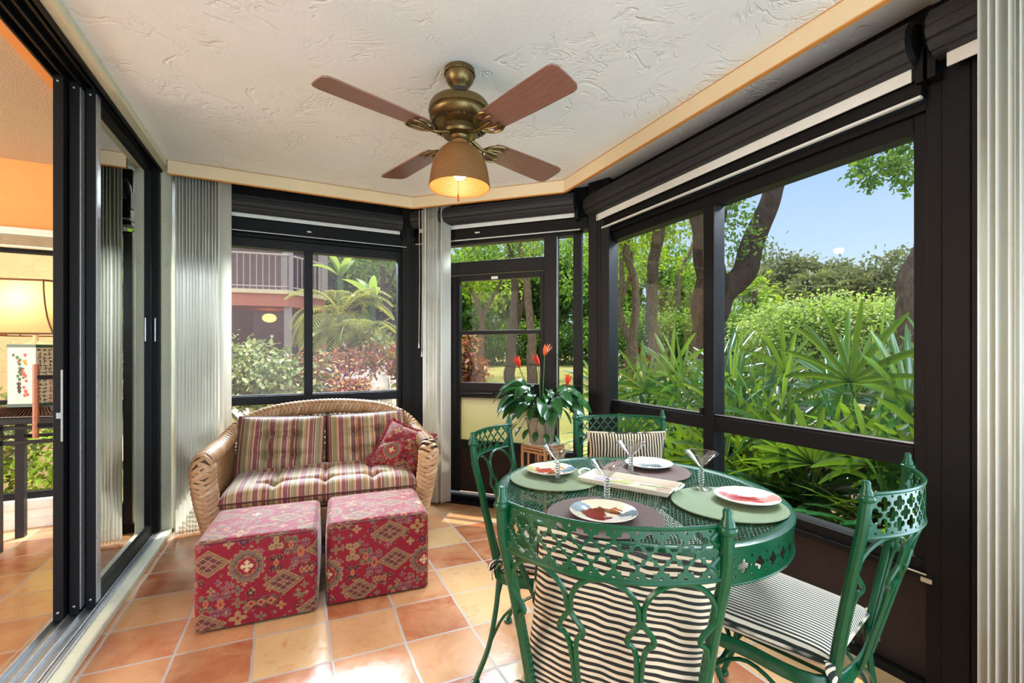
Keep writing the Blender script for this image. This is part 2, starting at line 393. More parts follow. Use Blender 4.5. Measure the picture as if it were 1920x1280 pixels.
# ---- posts where the walls meet
pp = empty('trim_1'); struct(pp)
for x, y, a in ((.905, 3.795, -PI/8), (2.005, 2.635, -3*PI/8)):
    m = MB(); m.box((-.085, -.06, 0), (.085, .07, CZ)); m.box((-.012, -.066, 0), (-.008, -.058, CZ)); m.box((.012, -.066, 0), (.016, -.058, CZ))
    m.build('corner_post', MATS['bronze'], pp, (x, y, 0), a, 0, .004)
for s0, s1, n0 in ((1.88, 1.925, -.045), (1.925, 2.0, -.05), (2.002, 2.16, -.055)):
    m = MB(); m.box((s0, n0, 0), (s1, .06, CZ-.02)); m.build('wide_post', MATS['bronze_dark'], pp, (R0[0], R0[1], 0), RA, 0, .003)
# ---- window 4: the next bay along the right wall, mostly behind the near blind
w4 = wall('window_4', R0, RA)
sub(w4, 'frame', 'bronze_dark', [(2.16, 2.22, -.03, .05, .40, 2.06), (4.2, 4.27, -.03, .05, .40, 2.06), (2.22, 4.2, -.03, .05, 2.0, 2.06), (2.22, 4.2, -.03, .05, .788, .862), (2.22, 4.2, -.03, .05, .40, .468), (3.2, 3.26, -.03, .05, .468, 2.0), (2.16, 4.27, -.06, .05, 2.06, 2.20), (2.16, 4.27, -.02, .05, 2.15, 2.44)])
sub(w4, 'pane', 'pane', [(2.22, 4.2, .012, .016, .468, 2.0)], 0)

# ---- left wall round the sliding doors
wl = struct(empty('wall_left'))
m = MB(); m.box((-.80, 3.66, 0), (XL, YB+.05, CZ)); m.box((-.97, 3.70, 0), (-.80, 4.25, 2.55)); m.build('jamb', MATS['stucco_cream'], wl, smooth=0, bevel=.008)
MB().box((-.79, YN, 2.405), (XL, 3.68, CZ)).build('lintel_face', MATS['stucco_cream'], wl, smooth=0, bevel=.006)
MB().box((-.795, YN, 0), (XL, 3.72, .04)).build('curb', MATS['stucco_cream'], wl, smooth=0, bevel=.008)
MB().box((-1.03, YN, 2.44), (-.97, 4.25, 2.56)).build('lintel_inner', MATS['orange_wall'], wl, smooth=0)
MB().box((-.745, YB-.055, .07), (-.70, YB-.045, .16)).build('outlet_box', MATS['outlet_plastic'], wl, smooth=0, bevel=.004)
m = MB(); m.box((XL, YB-.075, .0), (XL+.005, YB-.05, CZ-.02)); m.build('edge_trim', MATS['bronze_dark'], wl, smooth=0)
tr = struct(empty('trim_2'))                                   # the sliding-door frame
m = MB()
for k, x in enumerate((-.945, -.905, -.862, -.82)): m.box((x-.004, YN, .0), (x+.004, 3.66, .052 if k == 0 else .046))
m.box((-.97, YN, 0), (-.79, 3.66, .030)); m.box((-.812, YN, .03), (-.792, 3.66, .044)); m.build('sill_track', MATS['aluminium'], tr, smooth=0, bevel=.0015)
m = MB()
for x in (-.945, -.905, -.862, -.82): m.box((x-.005, YN, 2.395), (x+.005, 3.66, 2.43))
m.box((-.97, YN, 2.425), (-.79, 3.66, 2.44)); m.box((-.80, YN, 2.392), (-.787, 3.66, 2.43)); m.build('head_track', MATS['bronze_dark'], tr, smooth=0, bevel=.0015)
m = MB(); m.box((-.97, 3.62, .03), (-.80, 3.665, 2.425)); m.box((-.90, 3.60, .03), (-.87, 3.63, 2.425)); m.box((-.86, 3.60, .03), (-.815, 3.63, 2.425)); m.build('side_jamb', MATS['bronze_dark'], tr, smooth=0, bevel=.002)
MB().box((-.816, 3.595, 1.28), (-.810, 3.603, 1.43)).build('strike_plate', MATS['aluminium'], tr, smooth=0)
for k, (x, y0) in enumerate(((-.925, 2.60), (-.884, 2.635), (-.841, 2.675))):
    d = struct(empty('door_%d' % (k+2), (x, y0, .04)))
    L = 3.61-y0
    m = MB(); m.box((-.017, 0, .0), (.017, .055, 2.37)); m.build('near_stile', MATS['bronze'], d, smooth=0, bevel=.002)
    m = MB(); m.box((-.015, L-.055, 0), (.015, L, 2.37)); m.box((-.015, .055, 0), (.015, L-.055, .075)); m.box((-.015, .055, 2.315), (.015, L-.055, 2.37)); m.build('frame', MATS['bronze_dark'], d, smooth=0, bevel=.002)
    if k: MB().box((.017, .006, .02), (.021, .05, 2.35)).build('weather_strip', MATS['aluminium'], d, smooth=0)
    MB().box((-.003, .055, .075), (.003, L-.055, 2.315)).build('glass', MATS['door_glass'], d, smooth=0)
    m = MB(); m.lathe([(.005, 0), (.005, .003), (.002, .004)], 8, (0, -.001, .04), Matrix.Rotation(PI/2, 3, 'X')); m.lathe([(.005, 0), (.005, .003), (.002, .004)], 8, (0, -.001, 2.34), Matrix.Rotation(PI/2, 3, 'X')); m.build('screw', MATS['aluminium'], d)
    if k == 0:
        m = MB(); m.tube([(-.075, .012, .80), (-.075, .012, 1.115)], .011, 8); h_ = m.build('handle', MATS['wood_handle'], d)
        m = MB(); m.box((-.078, .004, 1.05), (-.017, .020, 1.068)); m.box((-.078, .004, .845), (-.017, .020, .863)); m.build('bracket', MATS['bronze_dark'], h_, smooth=0)
        m = MB(); m.box((-.004, -.006, .88), (.010, .0, .905)); m.box((.010, -.004, .78), (.017, .0, 1.09)); m.build('lock', MATS['aluminium'], d, smooth=0)

# ---- living room beyond the sliding doors
struct(MB().box((-5.5, YN, 2.53), (-.97, 4.25, 2.62)).build('ceiling_living_room', MATS['popcorn'], smooth=0))
wf = struct(empty('wall_far'))
m = MB(); m.box((-5.5, 4.25, 2.04), (-.97, 4.42, 2.56)); m.box((-5.5, 4.25, 0), (-2.6, 4.42, 2.04)); m.box((-1.02, 4.25, 0), (-.97, 4.42, 2.04)); m.build('upper_wall', MATS['orange_wall'], wf, smooth=0)
MB().box((-2.6, 4.25, 0), (-1.02, 4.42, .19)).build('low_wall', MATS['terrace_white'], wf, smooth=0)
struct(MB().box((-2.65, 4.225, .13), (-1.0, 4.26, .19)).build('trim_3', MATS['terrace_white'], smooth=0, bevel=.004))
struct(MB().box((-5.5, 4.232, 0), (-.97, 4.25, .06)).build('baseboard_living_room', MATS['terrace_white'], smooth=0))
w5 = struct(empty('window_5', (-2.6, 4.30, 0)))
sub(w5, 'frame', 'bronze_dark', [(0, 1.58, -.02, .03, .19, .235), (0, 1.58, -.02, .03, 1.90, 1.95), (0, .05, -.02, .03, .19, 1.95), (1.53, 1.58, -.02, .03, .19, 1.95), (0, 1.58, -.02, .03, .85, .88)])
sub(w5, 'pane', 'pane', [(.05, 1.53, .003, .007, .235, 1.90)], 0)
hr = thing('raised_blind', 'raised cream slatted blind stacked at the top of the living room window', 'blind', (-2.6, 4.20, 1.93))
m = MB(); m.box((0, -.02, .075), (1.58, .045, .125)); m.build('headrail', MATS['white_bar'], hr, smooth=0, bevel=.004)
m = MB()
for k in range(9): m.box((.01, -.02, .006+k*.0075), (1.57, .03, .0095+k*.0075))
m.build('slats', MATS['outlet_plastic'], hr, smooth=0)
MB().box((.01, -.022, -.008), (1.57, .032, .004)).build('bottom_rail', MATS['vinyl'], hr, smooth=0, bevel=.003)
struct(MB().box((-5.4, YN, 0), (-5.3, 4.25, 2.55)).build('wall_living_room_end', MATS['orange_wall'], smooth=0))
# ================================================================== SHUTTERS, BLINDS, VALANCE, FAN
def to_wall(org, ang): return (org[0], org[1], 0), ang
def roller(name_label, org, ang, s0, s1, n, z, r, bar_z, bar_n):
    t = thing('roller_shutter', name_label, 'shutter', (org[0], org[1], 0), ang, None)
    prof = []
    K = 11
    for k in range(K):
        a0 = 2*PI*k/K+.2
        for q, f in ((0, .91), (.13, .99), (.5, 1.008), (.87, .99)): 
            a = a0+2*PI/K*q; prof.append((n+r*f*math.cos(a), z+r*f*math.sin(a)))
    m = MB(); L = len(prof)
    nseg = 40
    rows = [[(s0+(s1-s0)*i/nseg, p[0], p[1]) for p in prof+prof[:1]] for i in range(nseg+1)]
    m.grid(rows); m.add([rows[0][j] for j in range(L)], [tuple(range(L))]); m.add([rows[-1][j] for j in range(L)], [tuple(range(L-1, -1, -1))])
    m.build('rolled_slats', MATS['shutter'], t, smooth=25)
    for s, d in ((s0, -1), (s1, 1)):
        A = Matrix.Rotation(PI/2*d, 3, 'Y'); m = MB()
        m.lathe([(r*.98, .001), (r*.80, .012), (r*.78, .004), (r*.45, .018), (r*.2, .02)], 18, (s, n, z), A)
        m.box((min(s, s+d*.022), n-.01, z-r-.055), (max(s, s+d*.022), n+r, z-r*.2))
        m.build('end_bracket', MATS['bronze_dark'], t, smooth=30)
    MB().box((s0+.03, bar_n-.008, bar_z[0]), (s1-.01, bar_n, bar_z[1])).build('bottom_bar', MATS['white_bar'], t, smooth=0, bevel=.002)
    return t
roller('black rolled-up storm shutter above the long right-hand window beside the palms', R0, RA, -.03, 1.875, -.095, 2.277, .082, (2.152, 2.198), -.10)
roller('black rolled-up storm shutter above the back window behind the wicker loveseat', B0, 0, .06, 1.535, -.10, 2.282, .066, (2.192, 2.234), -.075)
roller('black rolled-up storm shutter above the screen door in the angled bay', D0, DA, .13, 1.47, -.11, 2.300, .072, (2.202, 2.242), -.075)
roller('black rolled-up storm shutter past the wide dark post beside the near white blind', R0, RA, 1.93, 4.2, -.095, 2.277, .082, (2.152, 2.198), -.10)

va = thing('valance', 'pale wooden valance board running round the ceiling edge over the windows', 'valance', (0, 0, 0))
vp = [(-.735, 3.53), (.838, 3.53), (1.722, 2.712), (1.735, -1.6)]
for (x0, y0), (x1, y1) in zip(vp[:-1], vp[1:]):
    L = math.hypot(x1-x0, y1-y0); a = math.atan2(y1-y0, x1-x0)
    b = MB().box((0, 0, 2.353), (L, .016, 2.437)).build('valance_board', MATS['valance_wood'], va, (x0, y0, 0), a, 0, .001)
    MB().box((0, -.002, 2.347), (L, .018, 2.353)).box((0, -.0015, 2.436), (L, 0, 2.439)).build('edge_strip', MATS['valance_edge'], b, smooth=0)
    m = MB(); m.box((.05, .05, 2.40), (L-.05, .09, 2.44)); m.build('blind_track', MATS['vinyl'], b, smooth=0)

t_ = NT('vane'); p_ = t_.pbr(t_.mix(t_.noise(t_.coord(), 2).outputs[0], rgb(246, 245, 238), rgb(240, 239, 230)), .45, 0, None, .4)
t_.end(t_.n('MixShader', i_0=.5, i_1=p_.outputs[0], i_2=t_.n('BsdfTranslucent', i_0=rgb(238, 236, 226)).outputs[0]))
def vane_mesh():
    rows = []
    for i in range(2):
        z = (.022, 2.385)[i]
        rows.append([(x, .009*(1-(x/.0445)**2), z) for x in np.linspace(-.0445, .0445, 7)])
    return rows
vb = MB(); vb.grid(vane_mesh())
def blind(label, cells, group=None):
    t = thing('vertical_blind', label, 'blind', (cells[0][0], cells[0][1], 0))
    first = None
    for x, y, a in cells:
        lx, ly = x-cells[0][0], y-cells[0][1]
        if first is None: first = vb.build('vane', MATS['vane'], t, (lx, ly, 0), a, 60, 0, .0012)
        else:
            o = first.copy(); COL.objects.link(o); o.parent = t; o.location = (lx, ly, 0); o.rotation_euler.z = a
    return t
rnd = random.Random(4)
cells = [(-.678+.0178*k+rnd.uniform(-.002, .002), 3.612, R(60+rnd.uniform(-2, 2))) for k in range(13)]+[(-.432, 3.600, R(38))]
blind('stack of white vertical blind slats beside the loveseat and the sliding door', cells)
dx, dy = math.cos(DA), math.sin(DA)
mid_cells = cells = [(.955+.0135*k*dx+rnd.uniform(-.001, .001), 3.545+.0135*k*dy, DA+R(70+rnd.uniform(-2, 2))) for k in range(10)]+[(1.075, 3.43, R(10))]
mid_blind = blind('stack of white vertical blind slats between the loveseat and the screen door', cells)
cells = [(1.80+rnd.uniform(-.004, .004), .553-.0165*k, R(-24+rnd.uniform(-9, 9))) for k in range(3)]+[(1.815, .508, R(6)), (1.80, .492, R(-30)), (1.80, .475, R(-22)), (1.80, .45, R(-28)), (1.80, .42, R(-25)), (1.80, .39, R(-25))]
blind('stack of white vertical blind slats nearest the camera beside the dark post', cells)
# cords and wand of the angled blind
bx, by = mid_cells[0][0], mid_cells[0][1]
for k in range(2):
    q = (.893-bx+k*.018, 3.557-by-k*.018)
    m = MB(); m.tube([(q[0], q[1], 2.35), (q[0]+.003, q[1], 1.80), (q[0]-.002, q[1], 1.29-.07*k)], .0018, 6)
    c1 = m.build('cord', MATS['vinyl'], mid_blind)
    MB().lathe([(.002, .03), (.006, .0), (.005, -.015)], 10, (q[0]-.002, q[1], 1.26-.07*k)).build('tassel', MATS['vinyl'], c1)
MB().tube([(.934-bx, 3.516-by, 2.36), (.934-bx, 3.516-by, .06)], .0045, 8).build('wand', MATS['vinyl'], mid_blind)

# ---- ceiling fan
plain('bronze_metal', rgb(116, 98, 62), .34, .85, .22, 30, .1)
plain('dark_slot', rgb(28, 24, 18), .6)
t_ = NT('blade_wood'); co_ = t_.coord('Object', (1.5, 26, 26)); nz_ = t_.noise(co_, 5, 6, .6, .4)
t_.end(t_.pbr(t_.ramp(nz_.outputs[0], [(.3, rgb(116, 80, 70)), (.7, rgb(146, 106, 94))]), .28, 0, None, .6))
t_ = NT('rattan_shade'); co_ = t_.coord(); sx_ = t_.n('SeparateXYZ', i_0=co_)
band = t_.math('FRACT', t_.math('ADD', t_.math('MULTIPLY', sx_.outputs[2], 118.0), t_.math('MULTIPLY', t_.noise(co_, 9, 2).outputs[0], 1.1)))
bs_ = t_.ramp(band, [(0, rgb(60, 36, 18)), (.2, rgb(128, 84, 44)), (.55, rgb(142, 96, 52)), (.85, rgb(104, 66, 32)), (1, rgb(60, 36, 18))])
t_.end(t_.pbr(t_.mix(t_.math('MULTIPLY', t_.noise(co_, 26).outputs[0], .5), bs_, rgb(120, 92, 48)), .5, 0, t_.bump(band, .5, .003), .3))
def m_emit(name, c, s):
    t = NT(name); return t.end(t.n('Emission', i_0=c, i_1=s))
m_emit('bulb_glow', (1.0, .86, .62, 1), 8.0)

FX, FY = .645, 1.859
fan = thing('ceiling_fan', 'bronze ceiling fan with four brown wooden blades and a ribbed woven lamp shade', 'ceiling fan', (FX, FY, CZ))
MB().lathe([(.058, 0), (.066, -.006), (.066, -.02), (.062, -.024), (.06, -.05), (.045, -.072), (.036, -.078), (.028, -.095), (.016, -.1)], 32).build('canopy', MATS['bronze_metal'], fan)
m = MB()
for k in range(36):
    a = 2*PI*k/36; m.ball((.066*math.cos(a), .066*math.sin(a), -.024), .0042, 6, 4)
m.build('canopy_beading', MATS['bronze_metal'], fan)
MB().lathe([(.0135, -.09), (.0135, -.145)], 14).build('downrod', MATS['bronze_metal'], fan)
mo = MB().lathe([(.02, -.128), (.05, -.132), (.095, -.142), (.122, -.155), (.132, -.172), (.134, -.195), (.126, -.200), (.126, -.206), (.131, -.210), (.128, -.222), (.112, -.238), (.090, -.250), (.072, -.256), (.072, -.276), (.076, -.280), (.072, -.292), (.05, -.298)], 48).build('motor_housing', MATS['bronze_metal'], fan)
m = MB()
for k in range(34):
    a = 2*PI*k/34; M = Matrix.Rotation(a, 4, 'Z') @ Matrix.Translation((.110, 0, -.2415)) @ Matrix.Rotation(R(34), 4, 'Y')
    m.box((-.016, -.0042, -.002), (.016, .0042, .002), M)
m.build('vent_slots', MATS['dark_slot'], mo, smooth=0)
m = MB()
for k in range(34):
    a = 2*PI*(k+.5)/34; M = Matrix.Rotation(a, 4, 'Z') @ Matrix.Translation((.111, 0, -.2415)) @ Matrix.Rotation(R(34), 4, 'Y')
    m.box((-.018, -.0016, -.004), (.018, .0016, .003), M)
m.build('vent_ribs', MATS['bronze_metal'], mo, smooth=0)
aa = R(-108); M = Matrix.Rotation(aa, 4, 'Z') @ Matrix.Translation((.1235, 0, -.155)) @ Matrix.Rotation(R(-52), 4, 'Y')
m = MB(); m.box((-.011, -.026, -.003), (.011, .026, .003), M); bd = m.build('badge', MATS['dark_slot'], mo, smooth=0)
m = MB()
for lo, hi in (((-.011, -.026, .003), (-.0095, .026, .004)), ((.0095, -.026, .003), (.011, .026, .004)), ((-.011, -.026, .003), (.011, -.0245, .004)), ((-.011, .0245, .003), (.011, .026, .004)), ((-.011, -.010, .003), (.011, -.0085, .004)), ((-.011, .0085, .003), (.011, .010, .004)), ((-.004, -.006, .003), (.004, .006, .004))): m.box(lo, hi, M)
m.build('emblem', MATS['valance_wood'], bd, smooth=0)
def rounded_blade():
    pts = []
    for x, y in ((.175, .052), (.20, .060), (.40, .070), (.575, .074), (.597, .068), (.608, .050), (.610, .0)): pts.append((x, y))
    pts = pts+[(x, -y) for x, y in pts[::-1][1:]]
    return pts
pts = rounded_blade(); n_ = len(pts)
for k in range(4):
    a = R(17.4+90*k); rot = Matrix.Rotation(R(-11), 4, 'X')
    V = [rot @ Vector((x, y, .003)) for x, y in pts]+[rot @ Vector((x, y, -.003)) for x, y in pts]
    F = [tuple(range(n_)), tuple(range(2*n_-1, n_-1, -1))]+[(i, n_+i, n_+(i+1) % n_, (i+1) % n_) for i in range(n_)]
    b = MB().add(V, F).build('blade', MATS['blade_wood'], fan, (0, 0, -.300), a, 0, .0012)
    m = MB()
    def T(x, y, z=0): return rot @ Vector((x, y, z))
    m.tube(spline([(.055, 0, .012), (.095, 0, -.002), (.125, 0, -.012), T(.16, 0, -.010), T(.21, 0, -.009)], 5), [.009]*8+[.008]*13, 8)
    for s in (1, -1):
        m.tube(spline([T(.135, 0, -.010), T(.150, s*.030, -.010), T(.175, s*.052, -.010), T(.212, s*.060, -.009), T(.235, s*.052, -.008)], 5), .0055, 6)
        m.tube(spline([T(.150, s*.008, -.010), T(.180, s*.022, -.011), T(.215, s*.030, -.010), T(.240, s*.024, -.009)], 5), .0050, 6)
    for x, y in ((.20, 0), (.215, .045), (.215, -.045)): m.ball(T(x, y, -.007), (.008, .008, .004), 8, 5)
    m.build('blade_arm', MATS['bronze_metal'], b)
MB().lathe([(.040, -.290), (.046, -.300), (.040, -.312), (.034, -.316)], 28).build('switch_cup', MATS['bronze_metal'], fan)
plain('tan_metal', rgb(150, 106, 62), .4, .3, .1)
MB().lathe([(.033, -.268-.03), (.035, -.302), (.035, -.345), (.030, -.348)], 24).build('lamp_neck', MATS['tan_metal'], fan)
prof = [(.034, -.335), (.052, -.338), (.075, -.350), (.095, -.372), (.112, -.405), (.123, -.445), (.130, -.49), (.1335, -.515)]
P = spline([(r, 0, z) for r, z in prof], 6); outer = [(p.x, p.z) for p in P]
inner = [(r-.006, z+.0005) for r, z in outer[::-1]]
m = MB(); m.lathe(outer+[(.131, -.5175)]+inner, 48, cap=False); sh = m.build('lamp_shade', MATS['rattan_shade'], fan, smooth=60)
MB().ball((0, 0, -.445), (.032, .032, .038), 16, 10).build('bulb', MATS['bulb_glow'], fan)
MB().lathe([(.016, -.40), (.018, -.35)], 14).build('bulb_socket', MATS['bronze_metal'], fan)
pc = MB().tube([(-.02, -.04, -.33), (-.022, -.045, -.5), (-.022, -.045, -.565)], .0011, 6).build('pull_chain', MATS['tan_metal'], fan)
MB().lathe([(.002, -.562), (.004, -.568), (.0055, -.588), (.003, -.594)], 10, (-.022, -.045, 0)).build('pull_knob', MATS['wood_handle'], pc)
l = bpy.data.lights.new('fan_lamp', 'POINT'); lo_ = bpy.data.objects.new('fan_lamp', l); COL.objects.link(lo_)
l.energy = 4.5; l.color = (1.0, .62, .32); l.shadow_soft_size = .03; lo_.location = (FX, FY, CZ-.497)
# ================================================================== WICKER LOVESEAT, CUSHIONS, OTTOMANS
def m_wicker(name, a, b):
    t = NT(name); co = t.coord(); r = t.n('NewGeometry').outputs['Random Per Island']
    base = t.ramp(r, [(0, a), (.5, b), (1, rgb(212, 176, 134))]); base = t.mix(t.math('MULTIPLY', t.noise(co, 40).outputs[0], .6), base, rgb(170, 118, 70))
    return t.end(t.pbr(base, .42, 0, t.bump(t.noise(co, 180, 3).outputs[0], .3, .002), .5))
m_wicker('wicker', rgb(176, 134, 94), rgb(194, 154, 112))
plain('wicker_core', rgb(84, 54, 34), .7)
t_ = NT('wicker_panel'); co_ = t_.coord('UV'); 
ck_ = t_.n('TexBrick', i_Vector=co_, i_Color1=rgb(204, 158, 108), i_Color2=rgb(178, 130, 82), i_Mortar=rgb(104, 72, 44), i_Scale=1.0, i_Mortar_Size=.0016, i_Mortar_Smooth=.5, i_Brick_Width=.026, i_Row_Height=.011, offset=.5)
t_.end(t_.pbr(ck_.outputs[0], .5, 0, t_.bump(t_.math('SUBTRACT', 1.0, ck_.outputs['Fac']), .9, .004), .4))

def add_uv(o, uv):
    me = o.data; l = me.uv_layers.new(name='UVMap')
    idx = np.zeros(len(me.loops), np.int32); me.loops.foreach_get('vertex_index', idx)
    l.data.foreach_set('uv', np.asarray(uv, np.float32)[idx].reshape(-1)); return o

def braid(mb, path, rad, step=.020, wide=.017, arc=150, up=None, tilt=.9, n=7):
    """herringbone strands wrapped over a rounded rail: path points, radius per point, outward 'up' per path"""
    P = [Vector(p) for p in path]; d = [0]
    for a, b in zip(P[:-1], P[1:]): d.append(d[-1]+(b-a).length)
    def sample(s):
        s = min(max(s, 0), d[-1]-1e-6)
        for i in range(len(P)-1):
            if d[i+1] >= s: 
                f = (s-d[i])/max(1e-9, d[i+1]-d[i]); return P[i].lerp(P[i+1], f), (P[i+1]-P[i]).normalized(), rad(s/d[-1])
    def frame(s):
        p, t, r = sample(s); u = Vector(up(s/d[-1])) if callable(up) else Vector(up)
        u = (u-t*u.dot(t)).normalized(); return p, t, u, t.cross(u), r
    k = int(d[-1]/step); A = R(arc)/2
    for i in range(k):
        for side in (1, -1):
            s0 = (i+.5*(side > 0)*.9)*step
            V = []; F = []; m_ = 5
            for j in range(n):
                q = j/(n-1); ang = side*(A-(A+R(12))*q)         # from the edge up over the centre line
                s = s0+q*tilt*2.1*wide
                p, t, u, b, r = frame(s)
                lift = .0035*math.sin(PI*q)+.0022*q
                w = wide*(.62+.38*math.sin(PI*min(1, .15+q*.8)))
                for e in range(m_):
                    f = (e/(m_-1)-.5)*2
                    rr = r+lift+.0028*(1-f*f)+.0030*f
                    dirv = u*math.cos(ang+f*.10*side)+b*math.sin(ang+f*.10*side)
                    V.append(p+t*(s-s0-(s-s0))+dirv*rr+t*(f*w*.50))
            for j in range(n-1):
                for e in range(m_-1): F.append((j*m_+e, j*m_+e+1, (j+1)*m_+e+1, (j+1)*m_+e) if side > 0 else (j*m_+e, (j+1)*m_+e, (j+1)*m_+e+1, j*m_+e+1))
            mb.add(V, F)

SF = (.16, 2.885); SA = R(-4.8)
sofa = thing('wicker_loveseat', 'woven tan wicker loveseat with arched open-lattice back and braided arms', 'loveseat', (SF[0], SF[1], 0), SA)
half = [(.600, -.066, .515), (.605, -.060, .570), (.608, -.025, .606), (.612, .08, .612), (.615, .26, .612), (.607, .38, .624), (.585, .455, .655), (.535, .515, .712), (.455, .55, .76), (.34, .572, .798), (.18, .585, .820), (0, .59, .828)]
full = [(-x, y, z) for x, y, z in half]+half[::-1][1:]
rim = spline(full, 6)
def rim_r(q): q = min(q, 1-q); return .050-.006*min(1, max(0, (q-.12)/.2))
m = MB(); L_ = len(rim); m.tube(rim, [rim_r(i/(L_-1))*.93 for i in range(L_)], 14); m.build('rim_core', MATS['wicker_core'], sofa)
cum = [0]
for a, b in zip(rim[:-1], rim[1:]): cum.append(cum[-1]+(b-a).length)
def rim_up(q):
    b = min(1, max(0, (min(q, 1-q)-.20)/.12))
    return Vector((0, -1, .15)) if min(q, 1-q) < .022 else (Vector((0, -.9, .8)) if min(q, 1-q) < .045 else Vector((0, -1.0*b, 1.0-.62*b)))
m = MB(); braid(m, rim, rim_r, .0265, .0215, 215, rim_up); m.build('braided_rim', MATS['wicker'], sofa, smooth=80)
# braided fronts of the arms
for s in (-1, 1):
    path = spline([(s*.606, -.040, .604), (s*.604, -.046, .555), (s*.600, -.050, .50), (s*.585, -.042, .38), (s*.560, -.03, .24), (s*.540, -.025, .10), (s*.535, -.02, .03)], 6)
    fr = lambda q: .058-.020*max(0, q-.25)
    m = MB(); m.tube(path, [fr(i/(len(path)-1))*.9 for i in range(len(path))], 12); m.build('arm_core', MATS['wicker_core'], sofa)
    m = MB(); braid(m, path, fr, .0275, .0225, 230, lambda q: Vector((0, -1, .15))); m.build('braided_arm_front', MATS['wicker'], sofa, smooth=80)
# side panels: woven, from the arm down to the base
def panel(name, top, bot, nu=24, nv=14, uvk=1.0, thick=.012):
    rows = []; uv = []
    for i in range(nu+1):
        q = i/nu; k = q*(len(top)-1); a = min(int(k), len(top)-2); f = k-a
        p = Vector(top[a]).lerp(Vector(top[a+1]), f); b = Vector(bot[a]).lerp(Vector(bot[a+1]), f); row = []
        for j in range(nv+1): w = p.lerp(b, j/nv); row.append(w); uv.append((q*1.0*uvk, j/nv*.5))
        rows.append(row)
    o = MB().grid(rows).build(name, MATS['wicker_panel'], sofa, smooth=60); add_uv(o, uv)
    md = o.modifiers.new('solid', 'SOLIDIFY'); md.thickness = thick; md.offset = 0
    return o
for s in (-1, 1):
    panel('side_panel', [(s*.588, -.01, .575), (s*.588, .2, .59), (s*.585, .4, .61), (s*.565, .47, .66)], [(s*.535, -.01, .05), (s*.545, .2, .05), (s*.54, .4, .05), (s*.52, .47, .05)], uvk=.5)
panel('front_apron', [(-.53, -.012, .30), (0, -.03, .30), (.53, -.012, .30)], [(-.52, -.008, .10), (0, -.02, .12), (.52, -.008, .10)], uvk=1.1)
panel('seat_deck', [(-.54, -.02, .315), (0, -.035, .315), (.54, -.02, .315)], [(-.54, .52, .315), (0, .55, .315), (.54, .52, .315)], uvk=1.1)
panel('back_skirt', [(-.53, .50, .40), (0, .56, .40), (.53, .50, .40)], [(-.52, .49, .08), (0, .54, .08), (.52, .49, .08)], uvk=1.1)
# the back: a woven band under the rim, then open diamond lattice
def back_pt(u, v):
    """u -1..1 along the back, v 0 at the seat, 1 at the rim"""
    q = .5+u*.30; s = q*cum[-1]
    i = max(0, min(len(rim)-2, next((k for k in range(len(rim)-1) if cum[k+1] >= s), len(rim)-2)))
    f = (s-cum[i])/max(1e-9, cum[i+1]-cum[i]); top = rim[i].lerp(rim[i+1], f); top = Vector((top.x, top.y, top.z-.02))
    base = Vector((u*.53, .50+.05*(1-u*u), .36)); w = base.lerp(top, v); w.y += .02*math.sin(PI*v); return w
rows = []; uv = []
for i in range(61):
    u = -1+2*i/60; row = []
    for j in range(5): v = .93+.065*j/4; row.append(back_pt(u, v)); uv.append((u*.6, v*.45))
    rows.append(row)
o = MB().grid(rows).build('woven_band', MATS['wicker_panel'], sofa, smooth=60, solid=.012); add_uv(o, uv)
m = MB(); NL = 46
for k in range(-22, NL+1):
    for s in (1, -1):
        pts_ = []
        for j in range(13):
            v = .95*j/12; u = -1+2*(k+s*v*11+(0 if s > 0 else 11))/NL
            if -1 <= u <= 1: pts_.append(back_pt(u, v)+Vector((0, .003*s, 0)))
        if len(pts_) > 2: m.tube(pts_, .0062, 5, flat=.5, up=(0, 1, 0))
m.build('lattice_back', MATS['wicker'], sofa)
for u in (-.99, 0, .99):
    MB().tube([back_pt(u, v/8) for v in range(9)], .017, 8).build('back_stile', MATS['wicker_panel'], sofa)
for s in (-1, 1):
    MB().tube([(s*.50, .48, 0.002), (s*.51, .48, .12)], [.022, .026], 10).build('leg', MATS['wicker'], sofa)
    MB().tube([(s*.535, -.02, 0.002), (s*.535, -.02, .06)], [.030, .034], 10).build('leg', MATS['wicker'], sofa)

# ---- striped cushions
def m_stripes():
    t = NT('striped_fabric'); uv = t.coord('UV'); sx = t.n('SeparateXYZ', i_0=uv)
    f = t.math('FRACT', sx.outputs[0])
    cr, bu, sg, tn, wi, ol = rgb(218, 194, 158), rgb(112, 32, 40), rgb(140, 132, 94), rgb(172, 134, 92), rgb(122, 44, 66), rgb(88, 84, 54)
    seq = [(bu, .05), (cr, .008), (bu, .03), (sg, .045), (ol, .008), (sg, .03), (cr, .012), (tn, .035), (bu, .008), (tn, .02), (cr, .01), (wi, .06), (cr, .007), (bu, .022), (cr, .01), (sg, .05), (ol, .01), (tn, .03), (cr, .008), (wi, .05), (bu, .03), (cr, .008), (sg, .04), (bu, .01), (tn, .04), (cr, .012), (ol, .02), (wi, .05), (cr, .008), (tn, .04)]
    tot = sum(w for _, w in seq); p = 0; st = []
    for c, w in seq: st.append((p/tot, c)); p += w
    base = t.ramp(f, st, 'CONSTANT'); base = t.mix(t.math('MULTIPLY', t.noise(t.coord(), 60).outputs[0], .35), base, rgb(190, 150, 110))
    return t.end(t.pbr(base, .55, 0, cloth_bump(t), .35, Sheen_Weight=.5, Sheen_Roughness=.35))
m_stripes()
plain('piping_dark', rgb(84, 40, 40), .6)
